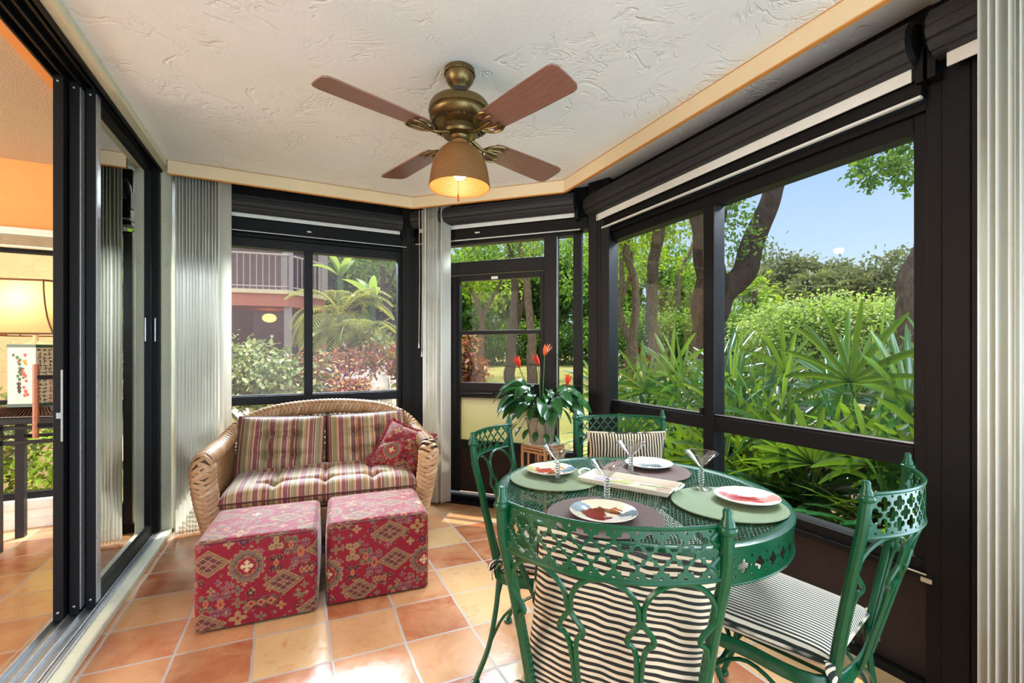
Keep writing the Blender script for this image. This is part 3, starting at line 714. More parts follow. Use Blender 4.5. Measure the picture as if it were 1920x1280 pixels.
def cushion(name, w, d, th, mat, parent=None, tufts=(), n=46, rep=1.0, u0=0.0, pinch=.5, loc=None, seam=True, uvmode='x', box=False):
    """pillow lying in its own xy plane, both faces; returns the object"""
    V = []; UV = []; F = []
    for side in (1, -1):
        for i in range(n+1):
            for j in range(n+1):
                u, v = -1+2*i/n, -1+2*j/n
                e = ((1-abs(u)**2.2)*(1-abs(v)**2.2)) if not box else (1-abs(u)**6)*(1-abs(v)**5); h = max(0, e)**(.52 if not box else .36)
                edge = 1-.045*pinch*(abs(u)*abs(v))**6*2
                sag = 1-.05*pinch*(1-v*v)*abs(u)**8-.0
                x, y = u*w/2*(1-.05*pinch*(1-v*v)*u*u), v*d/2*(1-.05*pinch*(1-u*u)*v*v)
                z = side*th/2*h
                for (a, b, dep) in tufts:
                    dx_, dy_ = (u-a)*w/2, (v-b)*d/2; rr = math.hypot(dx_, dy_)
                    z -= side*dep*math.exp(-(rr/.032)**2)*h
                    z -= side*dep*.5*(math.exp(-(dx_/.018)**2-(dy_/.12)**2)+math.exp(-(dy_/.018)**2-(dx_/.12)**2))*h
                z += side*(.004 if not box else .002)*h*mnoise.noise(Vector((x*9+u0*7, y*9, side+u0)))
                V.append((x, y, z)); UV.append((u0+(x/w+.5)*rep, y/d+.5) if uvmode == 'x' else (u0+(y/d+.5)*rep, x/w))
    N = (n+1)*(n+1)
    for i in range(n):
        for j in range(n):
            a, b, c, e = i*(n+1)+j, (i+1)*(n+1)+j, (i+1)*(n+1)+j+1, i*(n+1)+j+1
            F.append((a, b, c, e)); F.append((N+a, N+e, N+c, N+b))
    o = np_mesh(name, V, F, mat, parent, True, None, loc); add_uv(o, UV)
    if seam:
        pt = []
        for k in range(120):
            q = k/30; sd = int(q); f = -1+2*(q-sd); u, v = ((f, -1), (1, f), (-f, 1), (-1, -f))[sd]
            pt.append((u*w/2*(1-.05*pinch*(1-v*v)*u*u), v*d/2*(1-.05*pinch*(1-u*u)*v*v), 0))
        MB().tube(pt, .0045, 6, closed=True).build('piping', seam if seam is not True else mat, o)
    return o
def sofa_pt(x, y, z): return Matrix.Rotation(SA, 3, 'Z') @ Vector((x, y, 0))+Vector((SF[0], SF[1], z))
c1 = cushion('seat_cushion', 1.085, .52, .165, MATS['striped_fabric'], None, [(-.5, -.56, .05), (0.0, -.56, .05), (.5, -.56, .05), (-.5, .3, .035), (0.0, .3, .035), (.5, .3, .035)], 64, 3.5, .3, .3, box=True, seam=MATS['piping_dark'])
c1.location = sofa_pt(0, .19, .392); c1.rotation_euler = (R(2), 0, SA)
tag(c1, 'long tufted seat cushion in burgundy, cream and sage stripes on the loveseat', 'cushion', 'striped loveseat cushions')
for x, u0, lb, tz in ((-.275, .0, 'burgundy and sage striped back cushion on the left of the loveseat, fully in view', 2.0), (.262, .37, 'burgundy and sage striped back cushion partly behind the red throw pillow', -1.5)):
    c2 = cushion('back_cushion', .52, .385, .18, MATS['striped_fabric'], None, [(-.32, .34, .046), (.32, .34, .046), (-.32, -.34, .046), (.32, -.34, .046)], 50, 1.65, u0, .6, seam=MATS['piping_dark'])
    c2.location = sofa_pt(x, .405, .598); c2.rotation_euler = (R(73), R(tz), SA)
    tag(c2, lb, 'cushion', 'striped loveseat cushions')

# ---- kilim fabric, painted as thread colours on a fine mesh
RED, TAN, OLV, MAU, ORA, DRK, CRM, BRN = [np.array(rgb(*c)) for c in ((132, 10, 32), (158, 128, 84), (104, 100, 70), (126, 76, 84), (182, 92, 56), (48, 24, 34), (206, 182, 138), (92, 50, 46))]
def kilim(u, v, seed=0):
    """u, v arrays in metres -> rgba"""
    n = len(u); C = np.tile(RED, (n, 1)); rs = np.random.RandomState(7)
    C[:, :3] *= (1+.16*(np.sin(u*900)*np.sin(v*870)))[:, None]
    PU, PV = .46, .40
    def put(mask, c): C[mask] = c
    def local(cu, cv, off=0.0):
        return (u-cu+PU/2) % PU-PU/2, (v-cv+PV/2) % PV-PV/2
    def q(x, s): return np.round(x/s)*s
    def diamond(cu, cv, a, b):
        x, y = local(cu, cv); x = q(x, .0016); y = q(y, .0016); r = np.abs(x)/a+np.abs(y)/b
        put(r < 1.12, TAN); put(r < 1.0, DRK); put(r < .94, TAN); put(r < .86, BRN)
        g = np.abs(((x/a+y/b)*2.0) % 1.0-.5); h = np.abs(((x/a-y/b)*2.0) % 1.0-.5)
        put((r < .84) & ((g < .07) | (h < .07)), TAN); put((r < .84) & ((np.abs(g-.25) < .06) & (np.abs(h-.25) < .14)), DRK)
        put((r < .26), TAN); put(r < .2, MAU); put(r < .09, ORA)
    def medal(cu, cv, R0_):
        x, y = local(cu, cv); x = q(x, .002); y = q(y, .002); an = np.arctan2(y, x)
        r = np.maximum(np.maximum(np.abs(x), np.abs(y)), (np.abs(x)+np.abs(y))*.72)/R0_*(1+.05*np.sign(np.sin(an*16)))
        put(r < 1.08, TAN); put(r < 1.0, OLV); 
        put((r < .93) & (r > .72) & (np.abs((an*8/PI) % 1-.5) < .2), MAU); put((r < .72) & (r > .66), DRK); put(r < .66, ORA)
        put((r < .66) & (np.abs((an*4/PI) % 1-.5) < .22), OLV); put(r < .54, BRN); put(r < .49, RED*1.15)
        s_ = R0_*.40; cross = (np.abs(x) < s_*.16) | (np.abs(y) < s_*.16) | (np.abs(np.abs(x)-s_*.6) < s_*.12) & (np.abs(y) < s_*.42) | (np.abs(np.abs(y)-s_*.6) < s_*.12) & (np.abs(x) < s_*.42)
        put((np.maximum(np.abs(x), np.abs(y)) < s_) & cross, CRM)
    def horn(cu, cv, s, c1_, c2_):
        x, y = local(cu, cv); x = q(x/s, .07); y = q(y/s, .07); X, Y = np.abs(x), np.abs(y)
        for rr, col in ((.30, TAN), (.24, DRK), (.19, c1_)):
            ring = np.abs(np.hypot(X-.42, Y-.72)-.26) < rr*.5; put(ring & ((X > .30) | (Y > .74)), col)
            put((np.abs(X-.10-.22*np.clip((Y-.2)/.5, 0, 1)) < rr*.55) & (Y < .72), col)
        r = X/.36+Y/.62; put(r < 1.0, TAN); put(r < .82, c2_); put(r < .3, DRK)
    def small(cu, cv, s, c1_, c2_):
        x, y = local(cu, cv); x = q(x/s, .12); y = q(y/s, .12); X, Y = np.abs(x), np.abs(y)
        r = np.minimum(X*.62+Y*1.25, X*1.25+Y*.62); r2 = np.minimum(np.maximum(X-.5, Y*1.7), np.maximum(X*1.7, Y-.35))
        put((X+Y < 1.15) & ((X < .34) | (Y < .34) | (X+Y < .7)), TAN); put((X+Y < 1.0) & ((X < .26) | (Y < .26) | (X+Y < .6)), c1_); put(X+Y < .42, c2_); put(X+Y < .16, DRK)
    def bars(cu, cv, w, h):
        x, y = local(cu, cv); x = q(x, .0014); jag = .75+.25*np.sign(np.sin(x*900)); 
        put((np.abs(x) < w) & (np.abs(y) < h*jag), OLV); put((np.abs(x) < w*.97) & (np.abs(y) < h*jag*.9) & (np.sin(x*900) > .3), DRK)
        for k in (-.62, 0, .62):
            r = np.abs(x-k*w)/(w*.34)+np.abs(y)/(h*.72); put(r < 1, TAN); put(r < .8, ORA); put(r < .34, DRK)
    for k in range(60):
        small(rs.uniform(0, PU), rs.uniform(0, PV), rs.uniform(.007, .013), (OLV, DRK, MAU, TAN)[k % 4], (ORA, TAN, MAU)[k % 3])
    medal(.20, .255, .064); diamond(.055, .285, .075, .052); diamond(.345, .16, .075, .052); diamond(.03, .02, .085, .05)
    horn(.10, .105, .050, MAU, ORA); horn(.415, .285, .050, MAU, ORA); horn(.045, .115, .034, OLV, ORA); horn(.375, .32, .036, OLV, ORA); horn(.315, .35, .038, TAN, TAN); horn(.315, .25, .032, DRK, ORA)
    bars(.255, .085, .062, .026); bars(.44, .20, .034, .028)
    for k, (a, b, s) in enumerate(((.165, .10, .022), (.215, .135, .020), (.125, .175, .024), (.165, .155, .022), (.335, .055, .02), (.405, .09, .02), (.40, .04, .014), (.09, .20, .014), (.24, .37, .022), (.13, .36, .02), (.10, .39, .016), (.19, .36, .022), (.26, .31, .014), (.275, .19, .016), (.165, .03, .034), (.255, .02, .02), (.03, .205, .016), (.385, .225, .016), (.43, .13, .015), (.065, .17, .015), (.20, .065, .012), (.335, .10, .013), (.02, .36, .02), (.35, .39, .016), (.29, .14, .014), (.42, .005, .018))):
        small(a, b, s, (OLV, DRK, MAU, OLV, TAN)[k % 5], (ORA, TAN, ORA, MAU)[k % 4])
    return C
t_ = NT('kilim'); at_ = t_.n('Attribute', attribute_name='paint'); co_ = t_.coord()
t_.end(t_.pbr(t_.mix(t_.math('MULTIPLY', t_.noise(co_, 500, 2).outputs[0], .3), at_.outputs[0], rgb(120, 30, 44)), .62, 0, t_.bump(t_.noise(co_, 1100, 2).outputs[0], .4, .001), .3, Sheen_Weight=.5, Sheen_Roughness=.3, Sheen_Tint=(1, .92, .95, 1)))
def cube_cover(name, w, d, h, uo, vo, parent=None, n=150, r=.028):
    V = []; F = []; Cu = []; Cv = []
    def face(fn, nu, nv, uvf):
        b = len(V)
        for i in range(nu+1):
            for j in range(nv+1):
                p = np.array(fn(i/nu, j/nv)); lo = np.array([-w/2+r, -d/2+r, 0.0]); hi = np.array([w/2-r, d/2-r, h-r]); c = np.clip(p, lo, hi); dv = p-c; L = np.linalg.norm(dv)
                puff = .010*math.sin(PI*i/nu)*math.sin(PI*j/nv)
                if L > 1e-9: p = c+dv/L*(r+puff)
                V.append(tuple(p)); a, b2 = uvf(i/nu, j/nv); Cu.append(a+uo); Cv.append(b2+vo)
        for i in range(nu):
            for j in range(nv): F.append((b+i*(nv+1)+j, b+(i+1)*(nv+1)+j, b+(i+1)*(nv+1)+j+1, b+i*(nv+1)+j+1))
    face(lambda a, b: (-w/2+w*a, -d/2, h*b), n, int(n*h/w), lambda a, b: (w*a, h*b))
    face(lambda a, b: (-w/2+w*a, -d/2+d*b, h), n, n, lambda a, b: (w*a, h+d*b))
    face(lambda a, b: (w/2, -d/2+d*a, h*b), n//2, n//2, lambda a, b: (w+d*a, h*b))
    face(lambda a, b: (-w/2, d/2-d*a, h*b), n//2, n//2, lambda a, b: (-d+d*a, h*b))
    face(lambda a, b: (w/2-w*a, d/2, h*b), 20, 20, lambda a, b: (w*a, h*b))
    return np_mesh(name, V, F, MATS['kilim'], parent, True, kilim(np.array(Cu), np.array(Cv)))
for x, y, uo, vo, lb in ((-.133, 2.512, .0, .0, 'red kilim cube ottoman standing nearer the sliding glass door'), (.392, 2.500, .20, .115, 'red kilim cube ottoman standing nearer the dining table')):
    ot = thing('ottoman', lb, 'ottoman', (x, y, 0), R(-4.2), 'red kilim ottomans')
    cv = cube_cover('cover', .485, .455, .380, uo, vo, ot); cv.location.z = .012
    MB().box((-.225, -.21, .003), (.225, .21, .03)).build('base_board', MATS['dark_slot'], ot, smooth=0)
    m = MB(); m.tube([(-.2425+.02, -.228, .372), (.2425-.02, -.228, .372)], .0022, 6); m.build('seam', MATS['piping_dark'], cv)
# ---- red throw pillow with a ruffled fringe
PN = 90
def throw_pillow():
    n = PN; V = []; U = []; Vv = []; F = []
    for side in (1, -1):
        for i in range(n+1):
            for j in range(n+1):
                u, v = -1+2*i/n, -1+2*j/n; e = max(0, (1-abs(u)**2.6)*(1-abs(v)**2.6))**.5
                x, y = u*.165*(1-.09*(1-v*v)), v*.165*(1-.09*(1-u*u))
                z = side*.062*e*(1-.0*u); 
                cr = math.exp(-((u*.8+v*.5-.15)/.10)**2)*.014+math.exp(-((u*.5-v*.75+.35)/.09)**2)*.010*(v > -.4)
                z -= side*cr*e; V.append((x, y, z)); U.append(x+.21); Vv.append(y+.2+side*.05)
    N = (n+1)**2
    for i in range(n):
        for j in range(n):
            a, b, c, e = i*(n+1)+j, (i+1)*(n+1)+j, (i+1)*(n+1)+j+1, i*(n+1)+j+1
            F.append((a, b, c, e)); F.append((N+a, N+e, N+c, N+b))
    return np_mesh('throw_pillow', V, F, MATS['kilim'], None, True, kilim(np.array(U)*1.25, np.array(Vv)*1.25))
tp = throw_pillow(); tp.location = sofa_pt(.475, .20, .555); tp.rotation_euler = Matrix.Rotation(SA+R(-8), 4, 'Z').to_quaternion().to_matrix().to_4x4().to_euler()
tp.rotation_euler = (Matrix.Rotation(SA+R(-12), 4, 'Z') @ Matrix.Rotation(R(58), 4, 'X') @ Matrix.Rotation(R(-24), 4, 'Z')).to_euler()
tag(tp, 'small red kilim throw pillow with ruffled edge leaning by the loveseat arm', 'pillow')
plain('fringe_red', rgb(150, 40, 58), .7, 0, .3, 90)
m = MB(); pr = random.Random(2)
for k in range(150):
    q = 4*k/150; sd = int(q); f = -1+2*(q-sd); u, v = ((f, -1), (1, f), (-f, 1), (-1, -f))[sd]
    p = Vector((u*.165*(1-.09*(1-v*v)), v*.165*(1-.09*(1-u*u)), 0)); o_ = Vector(((0, -1), (1, 0), (0, 1), (-1, 0))[sd]+(0,))
    tq = Vector((-o_.y, o_.x, 0)); a = pr.uniform(-.012, .012)
    m.tube(spline([p-o_*.004, p+o_*.010+Vector((0, 0, a)), p+o_*.021+Vector((0, 0, -a*.6))+tq*pr.uniform(-.006, .006)], 3), [.0042, .0048, .005, .005, .0045, .004, .0028], 5)
m.build('fringe', MATS['fringe_red'], tp)
# ================================================================== DINING SET
plain('green_iron', rgb(0, 74, 42), .26, 0, .12, 40, .06, .45)
TX, TY, TZ, TRX, TRY = 1.044, 1.208, .735, .462, .482
def quat_r(a):
    def r(th):
        ph = (th+PI/4) % (PI/2)-PI/4; d = 1.36*a; return d*math.cos(ph)+math.sqrt(max(0, a*a-(d*math.sin(ph))**2))
    return r
def cell(mb, poly, c, hole, step=.0034):
    """one convex plate cell (x, z) round a hole given as radius over angle, or a plain plate; edges are cut evenly so that neighbours share their points"""
    cx, cz = c; m = len(poly); P = []
    for i in range(m):
        (x0, z0), (x1, z1) = poly[i], poly[(i+1) % m]; k = max(2, int(round(math.hypot(x1-x0, z1-z0)/step)))
        P += [(x0+(x1-x0)*j/k, z0+(z1-z0)*j/k) for j in range(k)]
    V = []; F = []; n = len(P)
    for x, z in P:
        th = math.atan2(z-cz, x-cx); best = math.hypot(x-cx, z-cz); r = min(hole(th), best*.95) if hole else best*.4
        V += [(cx+r*math.cos(th), 0, cz+r*math.sin(th)), (x*.5+(cx+r*math.cos(th))*.5, 0, z*.5+(cz+r*math.sin(th))*.5), (x, 0, z)]
    for i in range(n):
        j = (i+1) % n; F += [(3*i, 3*j, 3*j+1, 3*i+1), (3*i+1, 3*j+1, 3*j+2, 3*i+2)]
    if not hole: F.append(tuple(3*i for i in range(n)))
    mb.add(V, F)
def chair_band():
    mb = MB(); pt, rh = .0415, .0245
    for r in (1, 2, 3):
        for k in range(-5, 5 if r == 2 else 6):
            x = (k+.5)*pt if r == 2 else k*pt; z = rh*r
            if r != 2 and abs(k) == 5:
                s = -1 if k > 0 else 1; cell(mb, [(x, z-rh), (x+s*pt/2, z), (x, z+rh)], (x, z), None); continue
            cell(mb, [(x-pt/2, z), (x, z-rh), (x+pt/2, z), (x, z+rh)], (x, z), quat_r(.0074))
    for k in range(-5, 5):
        x0, x1 = k*pt, (k+1)*pt; xm = (x0+x1)/2
        cell(mb, [(x0, 4*rh), (xm, 3*rh), (x1, 4*rh)], (xm, 3.68*rh), lambda t: .0031); cell(mb, [(x0, 0), (x1, 0), (xm, rh)], (xm, .32*rh), lambda t: .0031)
    return mb
def apron_band(L, h, nq):
    mb = MB(); w = L/nq; wd = w*.36
    for k in range(nq):
        x0 = -L/2+w*k; x1 = x0+w-wd; cell(mb, [(x0, 0), (x1, 0), (x1, h), (x0, h)], ((x0+x1)/2, h/2), quat_r(.0074))
        for q in range(3): z0 = h*q/3; cell(mb, [(x1, z0), (x1+wd, z0), (x1+wd, z0+h/3), (x1, z0+h/3)], (x1+wd/2, h*(.5+(q-1)*.28)), lambda t: .0034)
    return mb

table = thing('patio_table', 'round green wrought-iron table with mesh top and pierced quatrefoil apron', 'table', (TX, TY, 0))
# expanded-metal top
px_, py_ = .0215, .0125; V = []; F = []
def inside(x, y, k=.95): return (x/TRX)**2+(y/TRY)**2 < k*k
ca_, sa_ = math.cos(R(14)), math.sin(R(14))
nI = int(.5/(px_/2))+2; nJ = int(.5/(py_/2))+2
for i in range(-nI, nI+1):
    for j in range(-nJ, nJ+1):
        if (i+j) % 2: continue
        x0, y0 = i*px_/2, j*py_/2; cx, cyy = x0*ca_-y0*sa_, x0*sa_+y0*ca_
        if not inside(cx, cyy): continue
        b = len(V)
        for k, sh_ in ((1.0, 0.0), (.77, .0)):
            for dx_, dy_ in ((px_/2, 0), (0, py_/2), (-px_/2, 0), (0, -py_/2)):
                x, y = x0+dx_*k, y0+dy_*k*(1 if k == 1 else 1.02); V.append((x*ca_-y*sa_, x*sa_+y*ca_, TZ-.004))
        for k in range(4): F.append((b+k, b+(k+1) % 4, b+4+(k+1) % 4, b+4+k))
mt = np_mesh('mesh_top', V, F, MATS['green_iron'], table, False)
md = mt.modifiers.new('solid', 'SOLIDIFY'); md.thickness = .0016; md.offset = 0
m = MB(); N = 96
rows = []
for k in range(N):
    a = 2*PI*k/N; row = []
    for r, z in ((.0, .0), (.0, -.010), (-.010, -.014), (-.034, -.010), (-.036, -.003), (-.024, .0015), (-.008, .003), (.0, .0)):
        row.append(((TRX+r)*math.cos(a), (TRY+r)*math.sin(a), TZ+z))
    rows.append(row)
m.grid(rows, True); m.build('rim', MATS['green_iron'], table, smooth=50)
LA = PI*(3*(TRX+TRY)-math.sqrt((3*TRX+TRY)*(TRX+3*TRY)))-.002
ab = apron_band(LA, .082, 54)
m = MB(); m.add([((TRX-.006)*math.cos(v[0]/LA*2*PI), (TRY-.006)*math.sin(v[0]/LA*2*PI), TZ-.092+v[2]) for v in ab.v], ab.f); m.build('apron', MATS['green_iron'], table, smooth=0, solid=.003, weld=1e-4)
rows = []
for k in range(N):
    a = 2*PI*k/N; rows.append([((TRX-.006+.004*math.cos(b))*math.cos(a), (TRY-.006+.004*math.cos(b))*math.sin(a), TZ-.092+.004*math.sin(b)) for b in [2*PI*q/8 for q in range(9)]])
MB().grid(rows, True).build('apron_bead', MATS['green_iron'], table)
for k in range(4):
    a = R(-22+90*k); c, s = math.cos(a), math.sin(a)
    pts = spline([(c*r, s*r, z) for r, z in ((.43, .65), (.40, .52), (.33, .36), (.28, .22), (.31, .08), (.35, .008))], 6)
    lg = MB().tube(pts, .0105, 8).build('leg', MATS['green_iron'], table)
    MB().lathe([(.018, 0), (.020, .006), (.012, .014)], 14, (c*.35, s*.35, 0)).build('foot', MATS['green_iron'], lg)
m = MB(); m.tube([(.30*math.cos(2*PI*k/40), .30*math.sin(2*PI*k/40), .30) for k in range(40)], .007, 6, True); m.build('leg_ring', MATS['green_iron'], table)

# ---- chairs
HW = .218
def chair(label, loc, rz):
    t = thing('patio_chair', label, 'chair', (loc[0], loc[1], 0), rz, 'green iron chairs round the table')
    G = MATS['green_iron']
    def post(s): return spline([(s*.165, -.185, .385), (s*.178, -.200, .50), (s*.200, -.232, .68), (s*.216, -.255, .80), (s*HW, -.264, .872)], 5)
    for s in (-1, 1):
        p = MB().tube(post(s), .0125, 10).build('back_post', G, t)
        MB().lathe([(.0125, -.004), (.0165, 0), (.0180, .006), (.0165, .011), (.0135, .013), (.0125, .020), (.0085, .029), (.0085, .040), (.0065, .044)], 16, (s*HW, -.264, .874)).build('finial', G, p)
    bow = .072
    def bendy(x): return -.256-bow*(1-(x/.213)**2)
    def backy(x, z):           # rake of the back below the band
        k = (.80-z)/.40; return bendy(x)*(1-k)+(-.19-.03*(1-(x/.17)**2))*k
    cb = chair_band()
    m = MB(); m.add([(v[0], bendy(v[0]), .786+v[2]) for v in cb.v], cb.f); b = m.build('pierced_band', G, t, smooth=0, solid=.003, weld=1e-4)
    m = MB()
    for z in (.785, .884): m.tube([(x, bendy(x), z) for x in np.linspace(-.213, .213, 24)], .0042, 6)
    m.build('band_edge', G, b)
    hw = .068
    for c in (-.136, 0, .136):
        pr = [(-hw+.006, .40), (-hw+.006, .615), (-hw+.026, .655), (-hw+.003, .695), (-hw+.0045, .71)]
        arc = [(-hw*math.cos(th)*.95, .712+.071*math.sin(th)) for th in np.linspace(.2, PI-.2, 9)]
        pf = pr+arc+[(-x, z) for x, z in pr[::-1]]
        k = .88
        pts = []
        for x, z in pf: 
            w = 1-(1-.80)*max(0, (.70-z)/.3); X = (c+x)*w; pts.append((X, backy(X, z), z))
        MB().tube(spline(pts, 4), .0056, 6).build('back_loop', G, t)
    # seat frame
    out = [(-.168, -.185), (.168, -.185), (.200, .02), (.215, .17), (.19, .215), (-.19, .215), (-.215, .17), (-.200, .02)]
    m = MB(); n = len(out); rows = []
    sp = spline([(x, y, 0) for x, y in out], 6, True)
    for p in sp: rows.append([(p.x, p.y, .415), (p.x*1.01, p.y*1.01, .412), (p.x*1.01, p.y*1.01, .378), (p.x*.97, p.y*.97, .378), (p.x*.97, p.y*.97, .415), (p.x, p.y, .415)])
    m.grid(rows, True); m.build('seat_frame', G, t, smooth=40)
    m = MB()
    for x in np.linspace(-.15, .15, 7): m.box((x-.006, -.18, .405), (x+.006, .21, .409))
    m.build('seat_straps', G, t, smooth=0)
    legs = [[(s*.168, -.182, .385), (s*.176, -.190, .28), (s*.184, -.215, .14), (s*.20, -.262, .012)] for s in (-1, 1)]+[[(s*.198, .185, .385), (s*.206, .195, .26), (s*.212, .222, .12), (s*.222, .262, .012)] for s in (-1, 1)]
    for L_ in legs:
        l_ = MB().tube(spline(L_, 6), .0095, 8).build('leg', G, t)
        e = L_[-1]; MB().lathe([(.0165, 0), (.0185, .004), (.0165, .012), (.009, .016)], 14, (e[0], e[1], 0)).build('foot', G, l_)
    for s in (-1, 1):
        MB().tube(spline([(s*.184, -.212, .15), (s*.19, -.14, .28), (s*.193, 0, .365), (s*.204, .12, .28), (s*.212, .214, .15)], 6), .0055, 6).build('side_brace', G, t)
    MB().tube(spline([(-.182, -.208, .16), (-.11, -.20, .30), (0, -.195, .36), (.11, -.20, .30), (.182, -.208, .16)], 6), .0055, 6).build('rear_brace', G, t)
    return t
def face(F): return math.atan2(F[1], F[0])-PI/2
chairs = dict(near=((.735, .905), face((.694, .72))), left=((.915, 1.49), face((.735, -.678))), right=((1.293, .862), face((-.235, .972))), far=((1.344, 1.549), face((-.435, -.90))))
chair('green iron chair in front, its pierced back facing the camera with a striped pillow', *chairs['near'])
chair('green iron chair nearest the screen door with an empty back and tied striped seat pad', *chairs['left'])
chair('green iron chair at the right wall with a bare back and striped seat pad', *chairs['right'])
chair('green iron chair on the far side of the table with an upright-striped pillow', *chairs['far'])
def chair_pt(k, x, y, z): 
    (X, Y), a = chairs[k]; return Matrix.Rotation(a, 3, 'Z') @ Vector((x, y, z))+Vector((X, Y, 0))

def m_ticking(name, wob, dark, light_):
    t = NT(name); uv = t.coord('UV'); sx = t.n('SeparateXYZ', i_0=uv)
    w = t.math('MULTIPLY', t.math('SUBTRACT', t.noise(t.coord(), 7, 2).outputs[0], .5), wob)
    f = t.math('FRACT', t.math('ADD', t.math('MULTIPLY', sx.outputs[0], 29.0), w))
    base = t.ramp(f, [(0, dark), (.44, dark), (.5, light_), (.94, light_), (1, dark)])
    return t.end(t.pbr(base, .75, 0, cloth_bump(t, 700), .2, Sheen_Weight=.15))
m_ticking('ticking', .5, rgb(38, 44, 38), rgb(230, 216, 190))
m_ticking('ticking_shaded', 2.2, rgb(38, 38, 32), rgb(216, 194, 162))  # same ticking with the pillow's shade put into a dimmer cream stripe
for k, lb in (('near', 'striped seat pad of the front chair, half covered by the leaning pillow'), ('left', 'striped seat pad of the chair by the screen door'), ('right', 'striped seat pad of the right-hand chair, mostly in full view'), ('far', 'striped seat pad of the far chair, behind the table')):
    o = cushion('seat_pad', .42, .405, .062, MATS['ticking'], None, (), 40, 1.0, 0, .1, box=True, seam=MATS['ticking'])
    for ob in (o, o.children[0]):
        for v in ob.data.vertices:
            kx = 1.0+.115*(v.co.y/.2)-.06; v.co.x *= kx
    o.location = chair_pt(k, 0, .016, .447); o.rotation_euler.z = chairs[k][1]; tag(o, lb, 'cushion', 'striped chair seat pads')
    for s in (-1, 1):
        m = MB(); p = [(s*.165, -.192, 0), (s*.19, -.205, .010), (s*.215, -.212, .004), (s*.212, -.222, -.012), (s*.185, -.210, -.010), (s*.168, -.194, -.002)]
        m.tube(spline(p, 4), .010, 6, flat=.18, up=(0, 0, 1)); q = MB(); m.tube(spline([(s*.168, -.195, 0), (s*.18, -.215, -.03), (s*.172, -.222, -.07)], 4), .010, 6, flat=.18, up=(s, -1, 0))
        tie = m.build('tie', MATS['ticking'], o); add_uv(tie, [(v.co.y*2.0+v.co.x, v.co.z) for v in tie.data.vertices])
def tilt(k, a, r=0): return (Matrix.Rotation(chairs[k][1], 4, 'Z') @ Matrix.Rotation(a, 4, 'X') @ Matrix.Rotation(r, 4, 'Z')).to_euler()
o = cushion('chair_pillow', .40, .345, .13, MATS['ticking_shaded'], None, [(-.95, -.1, .02), (.95, -.15, .02)], 60, .9, .1, .7, seam=MATS['ticking_shaded'], uvmode='y')
o.location = chair_pt('near', .012, -.148, .598); o.rotation_euler = tilt('near', R(80), R(-4)); tag(o, 'cream and dark pillow with level stripes, seen through the front chair back', 'pillow', 'striped chair pillows')
o = cushion('chair_pillow', .36, .385, .12, MATS['ticking_shaded'], None, (), 50, .95, .0, .6, seam=MATS['ticking_shaded'], uvmode='x')
o.location = chair_pt('far', 0, -.150, .645); o.rotation_euler = tilt('far', R(80)); tag(o, 'cream and dark pillow with upright stripes on the far chair', 'pillow', 'striped chair pillows')

# ---- on the table
def m_mat(name, a, b):
    t = NT(name); co = t.coord(); ln = t.n('VectorMath', operation='LENGTH'); t.set(ln, 0, co)
    f = t.math('FRACT', t.math('MULTIPLY', ln.outputs['Value'], 190.0)); sx = t.n('SeparateXYZ', i_0=co)
    an = t.n('Math', operation='ARCTAN2', i_0=sx.outputs[1], i_1=sx.outputs[0]); g = t.math('FRACT', t.math('MULTIPLY', an.outputs[0], 24.0))
    base = t.ramp(f, [(0, b), (.22, a), (.75, a), (1, b)]); base = t.mix(t.ramp(g, [(0, .35), (.3, 0.0), (.8, 0.0), (1, .35)]), base, b)
    return t.end(t.pbr(base, .6, 0, t.bump(f, .8, .002), .35))
m_mat('mat_green', rgb(142, 158, 118), rgb(96, 112, 80)); m_mat('mat_brown', rgb(126, 102, 94), rgb(76, 58, 54))
mats = dict(A=((.868, 1.43), 'mat_green', 'pale green round woven placemat on the table side nearest the screen door'), B=((1.25, 1.365), 'mat_brown', 'brown round woven placemat on the far side of the table'),
            C=((.792, 1.035), 'mat_brown', 'brown round woven placemat nearest the camera'), D=((1.20, .955), 'mat_green', 'pale green round woven placemat at the right end of the table'))
for k, ((x, y), mn, lb) in mats.items():
    o = MB().lathe([(.0, .0), (.163, .0), (.165, .0018), (.163, .0036), (.0, .0040)], 64, cap=False).build('placemat', MATS[mn], None, (x, y, TZ+.003)); tag(o, lb, 'placemat', 'woven placemats')
t_ = NT('china'); at_ = t_.n('Attribute', attribute_name='paint'); t_.end(t_.pbr(at_.outputs[0], .12, 0, None, .5, Coat_Weight=.4, Coat_Roughness=.05))
def paint(pts, base, blobs, seed):
    C = []
    for x, y, z in pts:
        c = np.array(base)
        for (bx, by, rx, ry, a, col) in blobs:
            ca, sa = math.cos(a), math.sin(a); u, v = ((x-bx)*ca+(y-by)*sa)/rx, (-(x-bx)*sa+(y-by)*ca)/ry
            nz = mnoise.noise(Vector((x*38+seed, y*38, seed*3.1)))*.42+mnoise.noise(Vector((x*110, y*110+seed, 1)))*.16
            if math.hypot(u, v)+nz < 1: c = np.array(col)
        C.append(c)
    return C
WHT = rgb(238, 234, 226); CRE = rgb(232, 214, 176)
ang_c = -CAM_YAW                                                     # picture-aligned axes for the painted motifs
